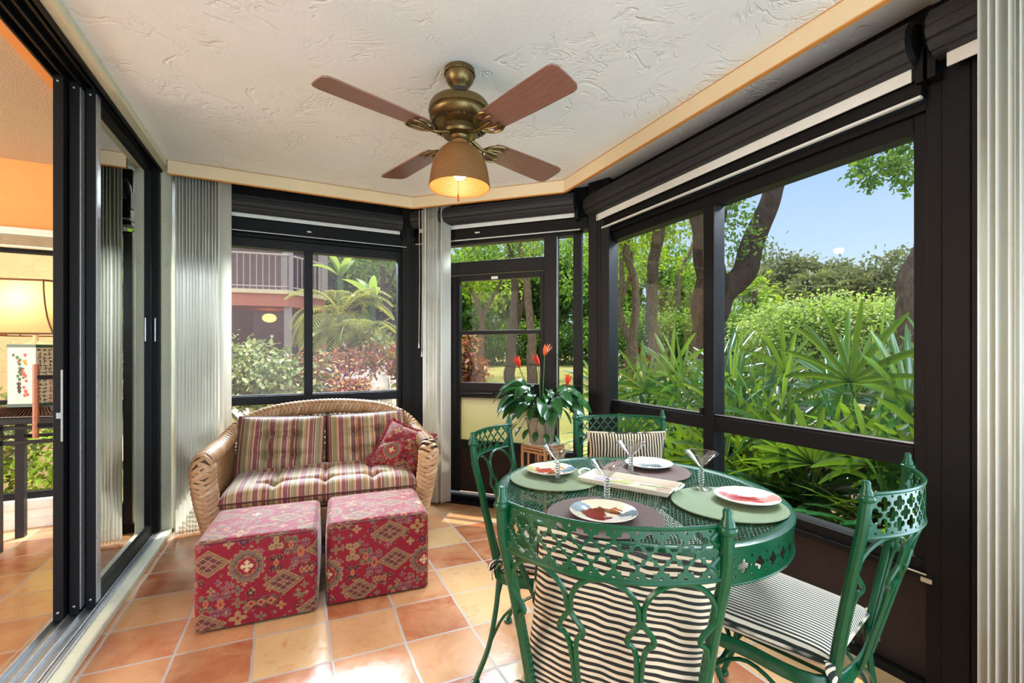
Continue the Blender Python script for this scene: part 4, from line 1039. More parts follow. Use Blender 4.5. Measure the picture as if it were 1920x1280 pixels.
def plate(xy, base, blobs, label, seed):
    m = MB(); prof = [(.0005, .0075), (.012, .0075), (.026, .0075), (.04, .0075), (.052, .0077), (.058, .0095), (.064, .0125), (.072, .0148), (.080, .0166), (.088, .0182), (.0925, .0195), (.0935, .019), (.0925, .0175), (.075, .0125), (.058, .0045), (.048, .0012), (.046, 0), (.0005, 0)]
    # finer rings so that the painting is crisp
    pr = []
    for (r0, z0), (r1, z1) in zip(prof[:-1], prof[1:]):
        k = max(1, int(abs(r1-r0)/.0022))
        for q in range(k): pr.append((r0+(r1-r0)*q/k, z0+(z1-z0)*q/k))
    pr.append(prof[-1]); m.lathe(pr, 140, cap=True)
    nt = sum(1 for _ in pr); C = paint(m.v, base, blobs, seed)
    top = next(i for i, (r, z) in enumerate(pr) if r > .0932)
    for i in range(top*140, len(C)): C[i] = np.array(WHT)
    o = m.build('dessert_plate', MATS['china'], None, (xy[0], xy[1], TZ+.0075), ang_c, 40, colors=C); tag(o, label, 'plate', 'painted dessert plates'); return o
plate((.881, 1.484), CRE, [(.0, .0, .075, .07, 0, rgb(240, 232, 214)), (-.06, .02, .03, .05, .4, rgb(214, 200, 140)), (.07, .01, .028, .05, 0, rgb(120, 160, 180)), (-.02, .01, .034, .036, .3, rgb(196, 92, 62)), (.005, -.03, .04, .014, .5, rgb(150, 90, 60)), (.04, .035, .025, .02, 0, rgb(226, 150, 80)), (-.045, -.04, .02, .02, 0, rgb(176, 178, 190))], 'small plate with an orange flower and blue and yellow rim, nearest the screen door', 1)
plate((.779, 1.022), rgb(238, 224, 196), [(-.06, .04, .035, .04, .3, rgb(150, 164, 176)), (.075, -.02, .03, .03, 0, rgb(120, 136, 146)), (-.045, -.04, .04, .03, 0, rgb(240, 236, 226)), (.02, -.045, .05, .022, 0, rgb(226, 224, 220)), (-.022, .006, .034, .05, -.5, rgb(140, 56, 40)), (.02, .022, .042, .020, -.3, rgb(122, 60, 30)), (-.01, -.035, .03, .012, .2, rgb(132, 54, 42)), (.035, .03, .02, .012, 0, rgb(170, 100, 40))], 'small plate with a rust-brown painted figure, closest to the camera', 2)
plate((1.288, 1.392), WHT, [(.0, -.01, .046, .022, .2, rgb(112, 134, 146)), (.03, -.025, .03, .014, -.3, rgb(70, 90, 104)), (-.03, .01, .026, .012, .3, rgb(150, 166, 172))], 'small white plate with a blue-grey painted motif, on the far side of the table', 3)
plate((1.262, .936), WHT, [(.0, .0, .068, .03, -.42, rgb(206, 92, 88)), (.06, -.02, .03, .028, 0, rgb(226, 160, 150)), (-.052, .03, .022, .026, 0, rgb(214, 120, 112)), (.0, .004, .035, .005, -.42, rgb(130, 40, 44))], 'small white plate with a broad pink-red band, at the right end of the table', 4)
t_ = NT('crystal'); t_.end(t_.n('BsdfGlass', i_Color=(.96, .985, .975, 1), i_Roughness=0.0, i_IOR=1.45))
m_glass('thin_crystal', .97, .45)
def martini(xy, dz, lb):
    g = thing('martini_glass', lb, 'glass', (xy[0], xy[1], dz), 0, 'martini glasses')
    pr = [(.0005, 0), (.034, 0), (.0345, .0015), (.030, .0035), (.012, .006), (.007, .009)]
    MB().lathe(pr+[(.0005, .0095)], 40).build('base', MATS['thin_crystal'], g, smooth=50)
    pr = [(.004, .0092)]
    for k in range(7):
        z = .0095+k*.0085; pr += [(.0062, z), (.0088, z+.002), (.0092, z+.0042), (.0088, z+.0064), (.0062, z+.0083)]
    MB().lathe(pr+[(.006, .070), (.0005, .072)], 24).build('beaded_stem', MATS['crystal'], g, smooth=60)
    MB().lathe([(.0005, .0735), (.008, .0745), (.055, .1225)], 48, cap=False).build('bowl', MATS['thin_crystal'], g, smooth=60)
    MB().tube([(.055*math.cos(2*PI*k/48), .055*math.sin(2*PI*k/48), .1228) for k in range(48)], .0008, 6, True).build('rim', MATS['crystal'], g)
for xy, lb in (((.851, 1.382), 'martini glass with beaded stem beside the orange-flower plate'), ((.872, 1.125), 'martini glass with beaded stem behind the closest plate'), ((1.138, 1.325), 'martini glass with beaded stem in front of the blue-grey plate'), ((1.243, 1.092), 'martini glass with beaded stem beside the pink-red plate')):
    dz = TZ+.0072 if min(math.hypot(xy[0]-q[0][0], xy[1]-q[0][1]) for q in mats.values()) < .165 else TZ+.003
    martini(xy, dz, lb)
ty = thing('serving_tray', 'long narrow painted serving tray in the middle of the table', 'tray', (1.052, 1.236, TZ+.003), R(-61.4))
def tray_color(v):
    return paint(v, rgb(226, 220, 204), [(-.09, .0, .05, .05, 0, rgb(196, 186, 200)), (-.02, .02, .05, .025, .3, rgb(178, 188, 120)), (.07, -.01, .06, .03, -.2, rgb(214, 216, 176)), (.03, -.035, .05, .014, 0, rgb(170, 130, 160)), (-.05, -.03, .03, .018, 0, rgb(232, 228, 224)), (.12, .02, .03, .03, 0, rgb(196, 160, 150)), (-.10, -.03, .028, .015, 0, rgb(150, 110, 150)), (.09, .03, .05, .01, .1, rgb(120, 130, 80))], 9)
m = MB(); rows = []
for i in range(97):
    x = -.152+.304*i/96; rows.append([(x, -.058+.116*j/40, .004) for j in range(41)])
m.grid(rows); b = m.build('painted_base', MATS['china'], ty, colors=tray_color(m.v))
m = MB(); rim_o = [(-.164, -.070), (.164, -.070), (.164, .070), (-.164, .070)]; rim_i = [(-.151, -.057), (.151, -.057), (.151, .057), (-.151, .057)]
V = [(x, y, .022) for x, y in rim_o]+[(x*.972, y*.94, .022) for x, y in rim_o]+[(x, y, .0035) for x, y in rim_i]+[(x*.99, y*.98, 0) for x, y in rim_i]+[(x*1.0, y*1.0, .019) for x, y in rim_o]
F = []
for k in range(4):
    q = (k+1) % 4; F += [(k, q, 4+q, 4+k), (4+k, 4+q, 8+q, 8+k), (16+k, 16+q, q, k), (12+k, 12+q, 16+q, 16+k)]
F.append((12, 15, 14, 13)); 
C = [np.array(rgb(236, 228, 212))]*20
m.add(V, F); m.build('tray_rim', MATS['china'], ty, colors=C, smooth=0, bevel=.002)
for s in (-1, 1):
    MB().tube(spline([(s*.168, -.04, .022), (s*.180, -.025, .028), (s*.183, 0, .030), (s*.180, .025, .028), (s*.168, .04, .022)], 4), .004, 6).build('handle', MATS['vinyl'], ty)

# ---- plant stand and pot plant
SX, SY = 1.625, 2.845
plain('rattan_cane', rgb(176, 130, 90), .4, 0, .25, 50, .2)
st = thing('plant_stand', 'square rattan cane plant stand by the screen door under the potted plant', 'stand', (SX, SY, 0), R(21))
w = .105
MB().box((-w-.006, -w-.006, .532), (w+.006, w+.006, .546)).build('top', MATS['rattan_cane'], st, smooth=0, bevel=.003)
MB().box((-w+.008, -w+.008, .545), (w-.008, w-.008, .549)).build('inlay', MATS['terrace_white'], st, smooth=0, bevel=.001)
for x in (-1, 1):
    for y in (-1, 1): MB().tube([(x*w, y*w, 0), (x*w, y*w, .535)], .0115, 9).build('leg', MATS['rattan_cane'], st)
for k in range(4):
    A = Matrix.Rotation(PI/2*k, 4, 'Z')
    for nm, zz in (('upper_rail', (.520, .497)), ('lower_rail', (.16,))):
        m = MB()
        for z in zz: m.tube([A @ Vector((-w, -w, z)), A @ Vector((w, -w, z))], .009, 8)
        m.build(nm, MATS['rattan_cane'], st)
    m = MB()
    for x in (-.045, .045): m.tube([A @ Vector((x, -w, .495)), A @ Vector((x, -w, .17))], .007, 7)
    m.build('cane_bars', MATS['rattan_cane'], st)
plain('pot_stone', rgb(146, 142, 126), .75, 0, .2, 24, .5, .3)
plain('soil', rgb(50, 38, 30), .95)
def m_leaf(name, a, b, c, trans=.35, rough=.38, tr_c=None, spec=.5):
    t = NT(name); r = t.n('NewGeometry').outputs['Random Per Island']
    base = t.ramp(r, [(0, a), (.5, b), (1, c)]); base = t.mix(t.math('MULTIPLY', t.noise(t.coord(), 9).outputs[0], .35), base, a)
    p = t.pbr(base, rough, 0, None, spec); tl = t.n('BsdfTranslucent', i_0=tr_c if tr_c else t.mix(.5, base, c))
    return t.end(t.n('MixShader', i_0=trans, i_1=p.outputs[0], i_2=tl.outputs[0]))
m_leaf('houseplant_leaf', rgb(12, 42, 24), rgb(24, 66, 34), rgb(48, 96, 46), .22, .25)
plain('stem_green', rgb(62, 104, 52), .5); plain('flower_red', rgb(214, 62, 40), .45, 0, .12); plain('flower_orange', rgb(232, 110, 50), .45); plain('spathe', rgb(70, 30, 34), .5)
pp_ = thing('potted_plant', 'leafy potted plant with red bird-of-paradise flowers on the rattan stand', 'plant', (SX-.01, SY, .549))
MB().lathe([(.080, 0), (.083, .004), (.112, .165), (.119, .168), (.121, .196), (.113, .198), (.108, .170), (.06, .165), (.001, .165)], 36, cap=False).build('pot', MATS['pot_stone'], pp_)
MB().lathe([(.001, .178), (.06, .177), (.107, .172)], 24, cap=False).build('soil', MATS['soil'], pp_)
def leaf_blade(base, d, L, w, droop=.5, fold=.25, n=9, twist=0.0):
    """lanceolate leaf as rows of 5 points along a drooping midrib"""
    d = Vector(d).normalized(); side = d.cross(Vector((0, 0, 1))); side = side.normalized() if side.length > 1e-3 else Vector((1, 0, 0))
    side = Matrix.Rotation(twist, 3, d) @ side; rows = []; p = Vector(base); t = d.copy()
    for i in range(n+1):
        q = i/n; ww = w*.5*(math.sin(PI*min(1, q*.96+.02))**.75)*(1-.25*q)+.0006
        up = side.cross(t).normalized(); row = []
        for e in (-1, -.5, 0, .5, 1): row.append(p+side*(e*ww)+up*(fold*abs(e)*ww))
        rows.append(row); p = p+t*(L/n); t = (t+Vector((0, 0, -droop/n))).normalized()
    return rows
pr = random.Random(11)
for k in range(74):
    a = 2*PI*k/74*2.618*2+pr.uniform(-.3, .3); h = pr.random(); el_ = R(2+66*h); d = Vector((math.cos(a)*math.cos(el_), math.sin(a)*math.cos(el_), math.sin(el_)))
    s0 = Vector((.02*math.cos(a), .02*math.sin(a), .175)); ln = .07+.15*h+.06*pr.random()
    s1 = s0+Vector((d.x*ln*1.1, d.y*ln*1.1, .02+ln*.85)); L = pr.uniform(.14, .23); w_ = L*pr.uniform(.42, .54)
    m = MB(); m.tube(spline([s0, s0.lerp(s1, .5)+Vector((0, 0, .02)), s1], 4), .0028, 5)
    rows = leaf_blade(s1, (d.x, d.y, d.z*.35-.15), L, w_, 1.5, .16, 9, pr.uniform(-.9, .9)); m.grid(rows); m.build('leaf', MATS['houseplant_leaf'], pp_, smooth=60)
for k in range(7):
    a = R(140+22*k); m = MB(); p0 = Vector((.10*math.cos(a), .10*math.sin(a), .19)); p2 = p0+Vector((.07*math.cos(a), .07*math.sin(a), -.03-.012*k)); p1 = p0.lerp(p2, .5)+Vector((0, 0, .03))
    m.tube(spline([p0, p1, p2], 4), .002, 5); m.grid(leaf_blade(p2, (math.cos(a), math.sin(a), -.8), .085, .05, .8, .2, 6)); m.build('leaf', MATS['houseplant_leaf'], pp_, smooth=60)
for (fx, fy, kind, lean) in ((1021, 668, 'flower_orange', .5), (974, 690, 'flower_red', -.5), (1010, 686, 'flower_red', -.6), (1064, 726, 'flower_red', .15)):
    P_ = at(fx, fy, 3.24)-Vector((SX-.01, SY, .549)); m = MB(); m.tube(spline([(0, 0, .18), P_*.55+Vector((0, 0, .07)), P_], 5), .0035, 6)
    f = m.build('flower', MATS['stem_green'], pp_); rt = Vector((CC, -CS, 0))
    m = MB(); m.grid(leaf_blade(P_-rt*lean*.02, rt*(1 if lean > 0 else -1)+Vector((0, 0, .15)), .115, .022, .1, .6, 6)); m.build('bract', MATS['spathe'], f)
    m = MB()
    for j in range(5):
        q = -1+j*.5; m.grid(leaf_blade(P_, rt*(lean+q*.42)+Vector((0, 0, 1.0))+Vector((CS, CC, 0))*.2*((-1)**j), (.108-.012*abs(q))*.95, .026, -.1, .5, 6))
    m.build('petals', MATS[kind], f, smooth=60)
# ================================================================== LIVING ROOM THINGS
plain('dark_metal', rgb(46, 44, 46), .38, .4, .15, 30)
ct = thing('console_table', 'dark metal console table under the lamp by the living room window', 'table', (-1.62, 3.93, 0))
MB().box((-1.1, -.19, .772), (.36, .19, .806)).build('top', MATS['dark_metal'], ct, smooth=0, bevel=.004)
m = MB(); m.box((-1.05, -.16, .735), (.32, -.135, .757)); m.build('rail', MATS['dark_metal'], ct, smooth=0, bevel=.002)
m = MB(); m.box((-1.05, -.16, .645), (.32, -.135, .668)); m.build('rail', MATS['dark_metal'], ct, smooth=0, bevel=.002)
for y0 in (.135,):
    for z in (.735, .645): MB().box((-1.05, y0, z), (.32, y0+.025, z+.022)).build('rail', MATS['dark_metal'], ct, smooth=0, bevel=.002)
for x in (-1.0, .0): 
    for y in (-.155, .115): MB().box((x-.022, y-.02, 0), (x+.022, y+.024, .772)).build('leg', MATS['dark_metal'], ct, smooth=0, bevel=.002)
LX, LY, LZ = -1.505, 3.93, .806
lamp = thing('table_lamp', 'lit table lamp with bell shade and painted porcelain body on the dark console', 'lamp', (LX, LY, LZ), R(-11))
plain('lamp_wood', rgb(74, 46, 34), .4, 0, .2, 30)
m = MB()
rows = []
for k, (w, d, z) in enumerate(((.19, .16, .004), (.188, .158, .012), (.150, .125, .032), (.125, .10, .055), (.12, .095, .066))):
    rows.append([(-w, -d, z), (w, -d, z), (w, d, z), (-w, d, z), (-w, -d, z)])
m.grid(rows); m.add([(-.12, -.095, .066), (.12, -.095, .066), (.12, .095, .066), (-.12, .095, .066)], [(0, 1, 2, 3)])
m.add([(-.19, -.16, .004), (.19, -.16, .004), (.19, .16, .004), (-.19, .16, .004)], [(3, 2, 1, 0)])
for k in range(-9, 10):
    x = k*.02; m.tube([(x, -.162, .014), (x*.8, -.128, .036), (x*.66, -.10, .060)], .0045, 6)
    if abs(k) < 8: m.tube([(.19, k*.02, .014), (.152, k*.0165, .036), (.127, k*.013, .060)], .0045, 6)
m.build('roof_base', MATS['lamp_wood'], lamp, smooth=30)
t_ = NT('porcelain'); t_.end(t_.pbr(t_.mix(t_.noise(t_.coord(), 8).outputs[0], rgb(240, 228, 204), rgb(228, 214, 186)), .2, 0, None, .5))
plain('lamp_green', rgb(44, 86, 70), .35, 0, .15)
bx_ = [(-.14, 0), (-.07, -.112), (.07, -.112), (.14, 0), (.07, .112), (-.07, .112)]
def hexa(z0, z1, k): return [[(x*k, y*k, z) for x, y in bx_+bx_[:1]] for z in (z0, z1)]
m = MB(); m.grid(hexa(.082, .435, 1.0)); m.add([(x, y, .435) for x, y in bx_], [tuple(range(6))]); bd_ = m.build('body', MATS['porcelain'], lamp, smooth=0)
for z0, z1 in ((.064, .084), (.433, .452)):
    m = MB(); m.grid(hexa(z0, z1, 1.03)); m.add([(x*1.03, y*1.03, z1) for x, y in bx_], [tuple(range(6))]); m.build('green_band', MATS['lamp_green'], lamp, smooth=0)
# painted flowers and columns of brush-written characters on the body's faces
plain('ink', rgb(52, 44, 42), .5); plain('ink_red', rgb(190, 72, 52), .5); plain('petal_pink', rgb(206, 96, 84), .5); plain('petal_leaf', rgb(66, 112, 58), .5); plain('petal_gold', rgb(216, 170, 70), .5)
def on_face(i, u, z, off=.0012):
    (x0, y0), (x1, y1) = bx_[i], bx_[(i+1) % 6]; nx, ny = (y1-y0), -(x1-x0); L = math.hypot(nx, ny); return Vector((x0+(x1-x0)*u+nx/L*off, y0+(y1-y0)*u+ny/L*off, z))
pr = random.Random(3)
def strokes(face_i, cols, rows_, name, mt, z1=.425, dz=.0235, u0=.14, du=.2):
    m = MB()
    for c in range(cols):
        for r in range(rows_):
            u, z = u0+du*c, z1-dz*r
            for k in range(4):
                a, b = pr.uniform(-.05, .05), pr.uniform(-.007, .007); hz = pr.random() < .5
                p = on_face(face_i, u+a-(.05 if hz else 0), z+b+(0 if hz else .007)); q = on_face(face_i, u+a+(.05 if hz else pr.uniform(-.03, .03)), z+b-(0 if hz else .007))
                m.tube([p, q], [.0017, .0010], 4)
    m.build(name, MATS[mt], bd_)
strokes(2, 4, 8, 'written_characters', 'ink', .415); strokes(2, 2, 7, 'written_characters', 'ink', .225); strokes(2, 2, 7, 'written_characters', 'ink_red', .225, .0235, .56); strokes(1, 1, 6, 'written_characters', 'ink', .225, .0235, .93)
def dabs(name, mt, spots):
    for u, z, r in spots:
        m = MB(); V = [on_face(1, u+r*math.cos(a)*(1+.3*math.sin(3*a))/.17, z+r*math.sin(a)*1.2) for a in np.linspace(0, 2*PI, 10)[:-1]]; m.add(V, [tuple(range(9))]); m.build(name, MATS[mt], bd_, smooth=0)
dabs('painted_leaf', 'petal_leaf', [(.34, .37, .010), (.44, .355, .009), (.42, .33, .010), (.45, .30, .012), (.42, .28, .010), (.47, .265, .009), (.36, .255, .009), (.55, .245, .007), (.42, .235, .010), (.2, .385, .008), (.55, .30, .007)])
dabs('painted_flower', 'petal_pink', [(.62, .385, .010), (.50, .29, .012), (.56, .27, .012), (.63, .255, .011), (.66, .225, .009), (.58, .185, .009), (.64, .16, .011), (.70, .14, .010), (.60, .135, .009), (.38, .345, .008)])
dabs('painted_gold', 'petal_gold', [(.60, .345, .012), (.65, .33, .009)]); dabs('painted_vase', 'ink', [(.40, .205, .013), (.41, .18, .013), (.42, .16, .011)])
MB().lathe([(.06, .452), (.045, .462), (.02, .472), (.014, .476), (.014, .53)], 20).build('neck', MATS['porcelain'], lamp)
t_ = NT('lamp_shade_lit'); co_ = t_.coord()
d_ = t_.n('BsdfDiffuse', i_0=rgb(244, 220, 168)); tl_ = t_.n('BsdfTranslucent', i_0=rgb(250, 226, 176))
t_.end(t_.n('MixShader', i_0=.6, i_1=d_.outputs[0], i_2=tl_.outputs[0]))
def shade_rows(k=1.0):
    rows = []
    for z, w, d in ((.515, .265, .215), (.56, .235, .19), (.62, .205, .165), (.70, .182, .145), (.78, .168, .132), (.852, .162, .125)):
        c = .045; pts = [(-w+c, -d), (w-c, -d), (w, -d+c), (w, d-c), (w-c, d), (-w+c, d), (-w, d-c), (-w, -d+c)]
        rows.append([(x*k, y*k, z) for x, y in pts+pts[:1]])
    return rows
sr = shade_rows(); MB().grid(sr).build('shade', MATS['lamp_shade_lit'], lamp, smooth=20)
plain('shade_trim', rgb(120, 78, 44), .6)
for idx, nm in ((0, 'lower_trim'), (-1, 'upper_trim')): MB().tube(sr[idx][:-1], .007, 6, True).build(nm, MATS['shade_trim'], lamp)
for j in range(8): MB().tube([r[j] for r in sr], .0045, 6).build('shade_rib', MATS['shade_trim'], lamp)
MB().ball((0, 0, .66), .035, 14, 8).build('bulb', MATS['bulb_glow'], lamp)
l = bpy.data.lights.new('table_lamp_light', 'POINT'); lo_ = bpy.data.objects.new('table_lamp_light', l); COL.objects.link(lo_)
l.energy = 2.5; l.color = (1.0, .78, .5); l.shadow_soft_size = .045; lo_.location = (LX, LY, LZ+.72)
# terrace wall and planting seen through the living room window
struct(MB().box((-5.5, 6.1, -.15), (-1.75, 6.35, 4.2)).build('wall_terrace', MATS['stucco_yellow'], smooth=0))
# ================================================================== GARDEN
def ground_z(x, y):
    d = max(x-2.2, y-4.2, (x+y-5.2)/1.414); return -.16+.045*min(max(0, d-2.5), 26)
t_ = NT('lawn_grass'); co_ = t_.coord()
gr_ = t_.ramp(t_.noise(co_, .55, 5, .6).outputs[0], [(.3, rgb(146, 144, 86)), (.5, rgb(176, 170, 110)), (.7, rgb(192, 184, 128))]); gr_ = t_.mix(t_.math('MULTIPLY', t_.noise(co_, 30, 3).outputs[0], .5), gr_, rgb(150, 150, 70))
t_.end(t_.pbr(gr_, .9, 0, t_.bump(t_.noise(co_, 70, 3).outputs[0], 1.0, .05), .1))
rows = []
for i in range(71): 
    x = -30+1.3*i; rows.append([(x, -25+1.3*j, ground_z(x, -25+1.3*j)) for j in range(71)])
struct(MB().grid(rows).build('lawn', MATS['lawn_grass'], None, smooth=80))
t_ = NT('mulch'); co_ = t_.coord(); t_.end(t_.pbr(t_.ramp(t_.noise(co_, 24, 5, .7).outputs[0], [(.3, rgb(84, 62, 48)), (.55, rgb(140, 112, 92)), (.75, rgb(188, 164, 140))]), .95, 0, t_.bump(t_.noise(co_, 40, 4).outputs[0], 1.0, .04), .1))
struct(MB().add([(2.12, -1.6, -.14), (4.9, -1.6, -.14), (4.9, 3.4, -.14), (3.4, 5.0, -.14), (2.12, 3.2, -.14)], [(0, 1, 2, 3, 4)]).build('garden_bed', MATS['mulch'], smooth=0))
plain('patio_paving', rgb(198, 184, 166), .8, 0, .15, 6, .2)

def m_bark(name, a, b, k=1.0):
    t = NT(name); co = t.coord('Object', (6*k, 6*k, 2.2*k)); n = t.noise(co, 3, 6, .7, .5)
    return t.end(t.pbr(t.ramp(n.outputs[0], [(.3, a), (.55, b), (.75, tuple(min(1, x*1.35) for x in b[:3])+(1,))]), .9, 0, t.bump(t.noise(co, 7, 6, .75, .8).outputs[0], 1.0, .06), .15))
m_bark('bark_grey', rgb(62, 52, 46), rgb(112, 96, 84)); m_bark('bark_brown', rgb(44, 34, 30), rgb(86, 68, 58)); m_bark('bark_pale', rgb(92, 78, 66), rgb(144, 124, 106))
m_leaf('leaf_bright', rgb(92, 128, 30), rgb(128, 160, 44), rgb(176, 192, 70), .42, .5, rgb(176, 206, 60), .3)
m_leaf('leaf_mid', rgb(52, 92, 34), rgb(84, 124, 46), rgb(128, 160, 66), .38, .5, rgb(140, 180, 60), .3)
m_leaf('leaf_dark', rgb(34, 66, 30), rgb(56, 92, 40), rgb(88, 120, 58), .30, .5, rgb(100, 140, 54), .3)
m_leaf('leaf_hedge', rgb(126, 152, 80), rgb(168, 186, 114), rgb(206, 212, 152), .36, .45, rgb(176, 206, 90), .35)
m_leaf('leaf_cream', rgb(64, 84, 44), rgb(104, 118, 70), rgb(184, 180, 130), .22, .5, rgb(150, 160, 90), .3)
m_leaf('leaf_croton', rgb(62, 24, 32), rgb(122, 56, 44), rgb(176, 140, 72), .18, .4, rgb(190, 120, 70), .4)
m_leaf('leaf_olive', rgb(88, 100, 70), rgb(118, 126, 94), rgb(152, 154, 120), .3, .6, rgb(130, 140, 80), .2)
m_leaf('rhapis_leaf', rgb(8, 40, 22), rgb(18, 66, 32), rgb(42, 92, 36), .16, .2, rgb(150, 190, 40), .6)
m_leaf('banana_leaf', rgb(86, 134, 62), rgb(124, 164, 84), rgb(168, 190, 110), .45, .35, rgb(180, 206, 90), .4)
m_leaf('palm_leaf', rgb(96, 120, 60), rgb(140, 156, 80), rgb(190, 190, 110), .4, .45, rgb(190, 190, 90), .3)

def leaf_cards(name, P, Sz, mat, parent=None, seed=0, up=.5, aspect=.5, out=None, mix_out=.6):
    """folded diamond leaves, two triangles each"""
    rs = np.random.RandomState(seed); n = len(P); P = np.asarray(P, float)
    d = rs.normal(size=(n, 3))
    if out is not None: d = d*(1-mix_out)+out*mix_out*1.6
    d[:, 2] -= .25; d /= np.linalg.norm(d, axis=1)[:, None]
    nr = rs.normal(size=(n, 3)); nr[:, 2] += up*3; nr -= d*(nr*d).sum(1)[:, None]; nr /= np.linalg.norm(nr, axis=1)[:, None]
    sd = np.cross(d, nr); L = np.asarray(Sz)[:, None]; w = L*aspect*.5
    a1 = P+d*L*.28+nr*L*.02; a2 = P+d*L*.68-nr*L*.01
    V = np.stack([P, a1+sd*w+nr*L*.07, a2+sd*w*.8+nr*L*.05, P+d*L-nr*L*.10, a2-sd*w*.8+nr*L*.05, a1-sd*w+nr*L*.07], 1).reshape(-1, 3)
    b = np.arange(n)[:, None]*6
    F = np.concatenate([b+np.array([[0, 1, 2, 3]]), b+np.array([[0, 3, 4, 5]])], 1).reshape(-1, 4)
    return np_mesh(name, V, F, mat, parent, False)
def blob_points(blobs, per, seed, shell=.55):
    """points through a set of ellipsoids (centre, radii): denser towards their surfaces"""
    rs = np.random.RandomState(seed); out = []; dirs = []
    for c, r in blobs:
        n = int(per*max(.15, (r[0]*r[1]+r[0]*r[2]+r[1]*r[2])/3)); 
        k = max(3, n//26); cd = rs.normal(size=(k, 3)); cd /= np.linalg.norm(cd, axis=1)[:, None]; cr = rs.uniform(shell, 1.0, size=(k, 1))
        cl = cd*cr*np.array(r)+np.array(c)
        idx = rs.randint(0, k, n); sp = .20*np.mean(r)**.6
        out.append(cl[idx]+rs.normal(size=(n, 3))*sp); dirs.append(cd[idx])
    return np.concatenate(out), np.concatenate(dirs)
def tree(name, label, base, trunks, blobs, leaf, bark, per=520, size=.16, seed=1, group=None, cat='tree'):
    """trunks: lists of (point, radius) in world space; blobs in world space"""
    t = thing(name, label, cat, base, 0, group); B = Vector(base)
    for i, tk in enumerate(trunks):
        pts = [Vector(p)-B for p, r in tk]; rr = [r for p, r in tk]; sp = spline(pts, 6); q = []
        for k in range(len(sp)): f = k/6; a = min(int(f), len(rr)-2); q.append(rr[a]+(rr[a+1]-rr[a])*(f-a))
        sp = [p+Vector((mnoise.noise(p*1.7+Vector((seed, 0, i))), mnoise.noise(p*1.7+Vector((0, seed, i))), 0))*q[k]*.5 for k, p in enumerate(sp)]
        MB().tube(sp, q, 12).build('trunk' if i == 0 else 'branch', MATS[bark], t, smooth=80)
    if blobs:
        P, d = blob_points([(Vector(c)-B, r) for c, r in blobs], per, seed); rs = np.random.RandomState(seed+5)
        leaf_cards('crown', P, rs.uniform(.7, 1.3, len(P))*size, MATS[leaf], t, seed, .5, .55, d, .35)
    return t
def on_ground(px, d):
    p = at(px, 663, d); return Vector((p.x, p.y, ground_z(p.x, p.y)))
def B_(px, py, d, rx, ry=None, rz=None): return (at(px, py, d), (rx, ry or rx, rz or rx*.8))
def tk(d, pts): return [(at(px, py, d+(dd[0] if dd else 0)), w/840*d/2) for px, py, w, *dd in pts]

# trees on the lawn, nearest first
b0 = on_ground(1328, 8)
tree('shade_tree', 'big brown-trunked tree with a long limb leaning right across the sky', b0,
     [[(b0, .30)]+tk(8, [(1328, 640, 58), (1330, 560, 56), (1326, 480, 52), (1318, 400, 50), (1312, 300, 46), (1306, 150, 40), (1320, -60, 26)]),
      tk(8, [(1334, 600, 44), (1356, 560, 46), (1392, 512, 44), (1412, 468, 42), (1430, 420, 38), (1446, 372, 34), (1456, 330, 32), (1468, 240, 28), (1500, 120, 22), (1560, 20, 16)]),
      tk(8, [(1318, 470, 22), (1345, 430, 16), (1356, 380, 13), (1352, 300, 10)]), tk(8, [(1490, 150, 18), (1580, 190, 10), (1640, 250, 7), (1672, 300, 4)])],
     [B_(1390, 455, 8, .42, .4, .38), B_(1375, 400, 8.3, .3), B_(1660, 290, 6.6, .34, .3, .22), B_(1625, 330, 6.6, .16, .16, .22), B_(1690, 330, 6.6, .18, .16, .2), B_(1700, 275, 6.6, .25, .25, .22), B_(1400, 120, 8.5, 1.6, 1.6, .6), B_(1560, 60, 8, 1.5, 1.5, .6), B_(1300, 100, 9, 1.8, 1.8, .7), B_(1358, 372, 8, .2)],
     'leaf_mid', 'bark_brown', 1500, .085, 3)
b0 = on_ground(1712, 6)
tree('shade_tree', 'thick grey trunk leaning in at the edge of the right-hand window', b0, [[(b0, .26)]+tk(6, [(1716, 640, 44), (1704, 590, 40), (1704, 548, 42), (1722, 500, 46), (1762, 440, 46), (1830, 350, 42), (1900, 200, 34)])],
     [B_(1960, 120, 6, 1.0, 1.0, .5)], 'leaf_mid', 'bark_grey', 500, .1, 4)
b0 = on_ground(1226, 13)
tree('shade_tree', 'straight mottled trunk behind the palms left of the window mullion', b0, [[(b0, .22)]+tk(13, [(1226, 660, 22), (1222, 580, 22), (1224, 500, 21), (1234, 440, 20), (1238, 380, 18), (1232, 250, 14)]), tk(13, [(1228, 500, 12), (1240, 440, 10), (1252, 380, 8)])],
     [B_(1270, 430, 14, 1.2, 1.2, .7), B_(1200, 400, 13.5, 1.2), B_(1240, 330, 13, 1.6), B_(1290, 490, 15, .7)], 'leaf_bright', 'bark_grey', 420, .15, 5)
b0 = on_ground(1184, 16)
tree('forked_tree', 'pale forked trunk splitting low beside the dark window frame', b0, [[(b0, .22)]+tk(16, [(1184, 660, 24), (1186, 640, 18), (1190, 590, 15), (1190, 530, 14), (1176, 480, 13), (1178, 430, 11), (1190, 380, 8)]), tk(16, [(1183, 645, 16), (1170, 610, 14), (1160, 580, 13), (1166, 530, 10), (1164, 470, 8), (1150, 400, 6)]), tk(16, [(1166, 560, 8), (1180, 520, 7), (1186, 470, 6)])],
     [B_(1170, 440, 17, 1.5, 1.5, .8), B_(1150, 500, 18, 1.1), B_(1200, 480, 18, 1.1), B_(1110, 440, 17, 1.4), B_(1180, 360, 16, 1.8)], 'leaf_bright', 'bark_pale', 380, .17, 6)
b0 = on_ground(1272, 21)
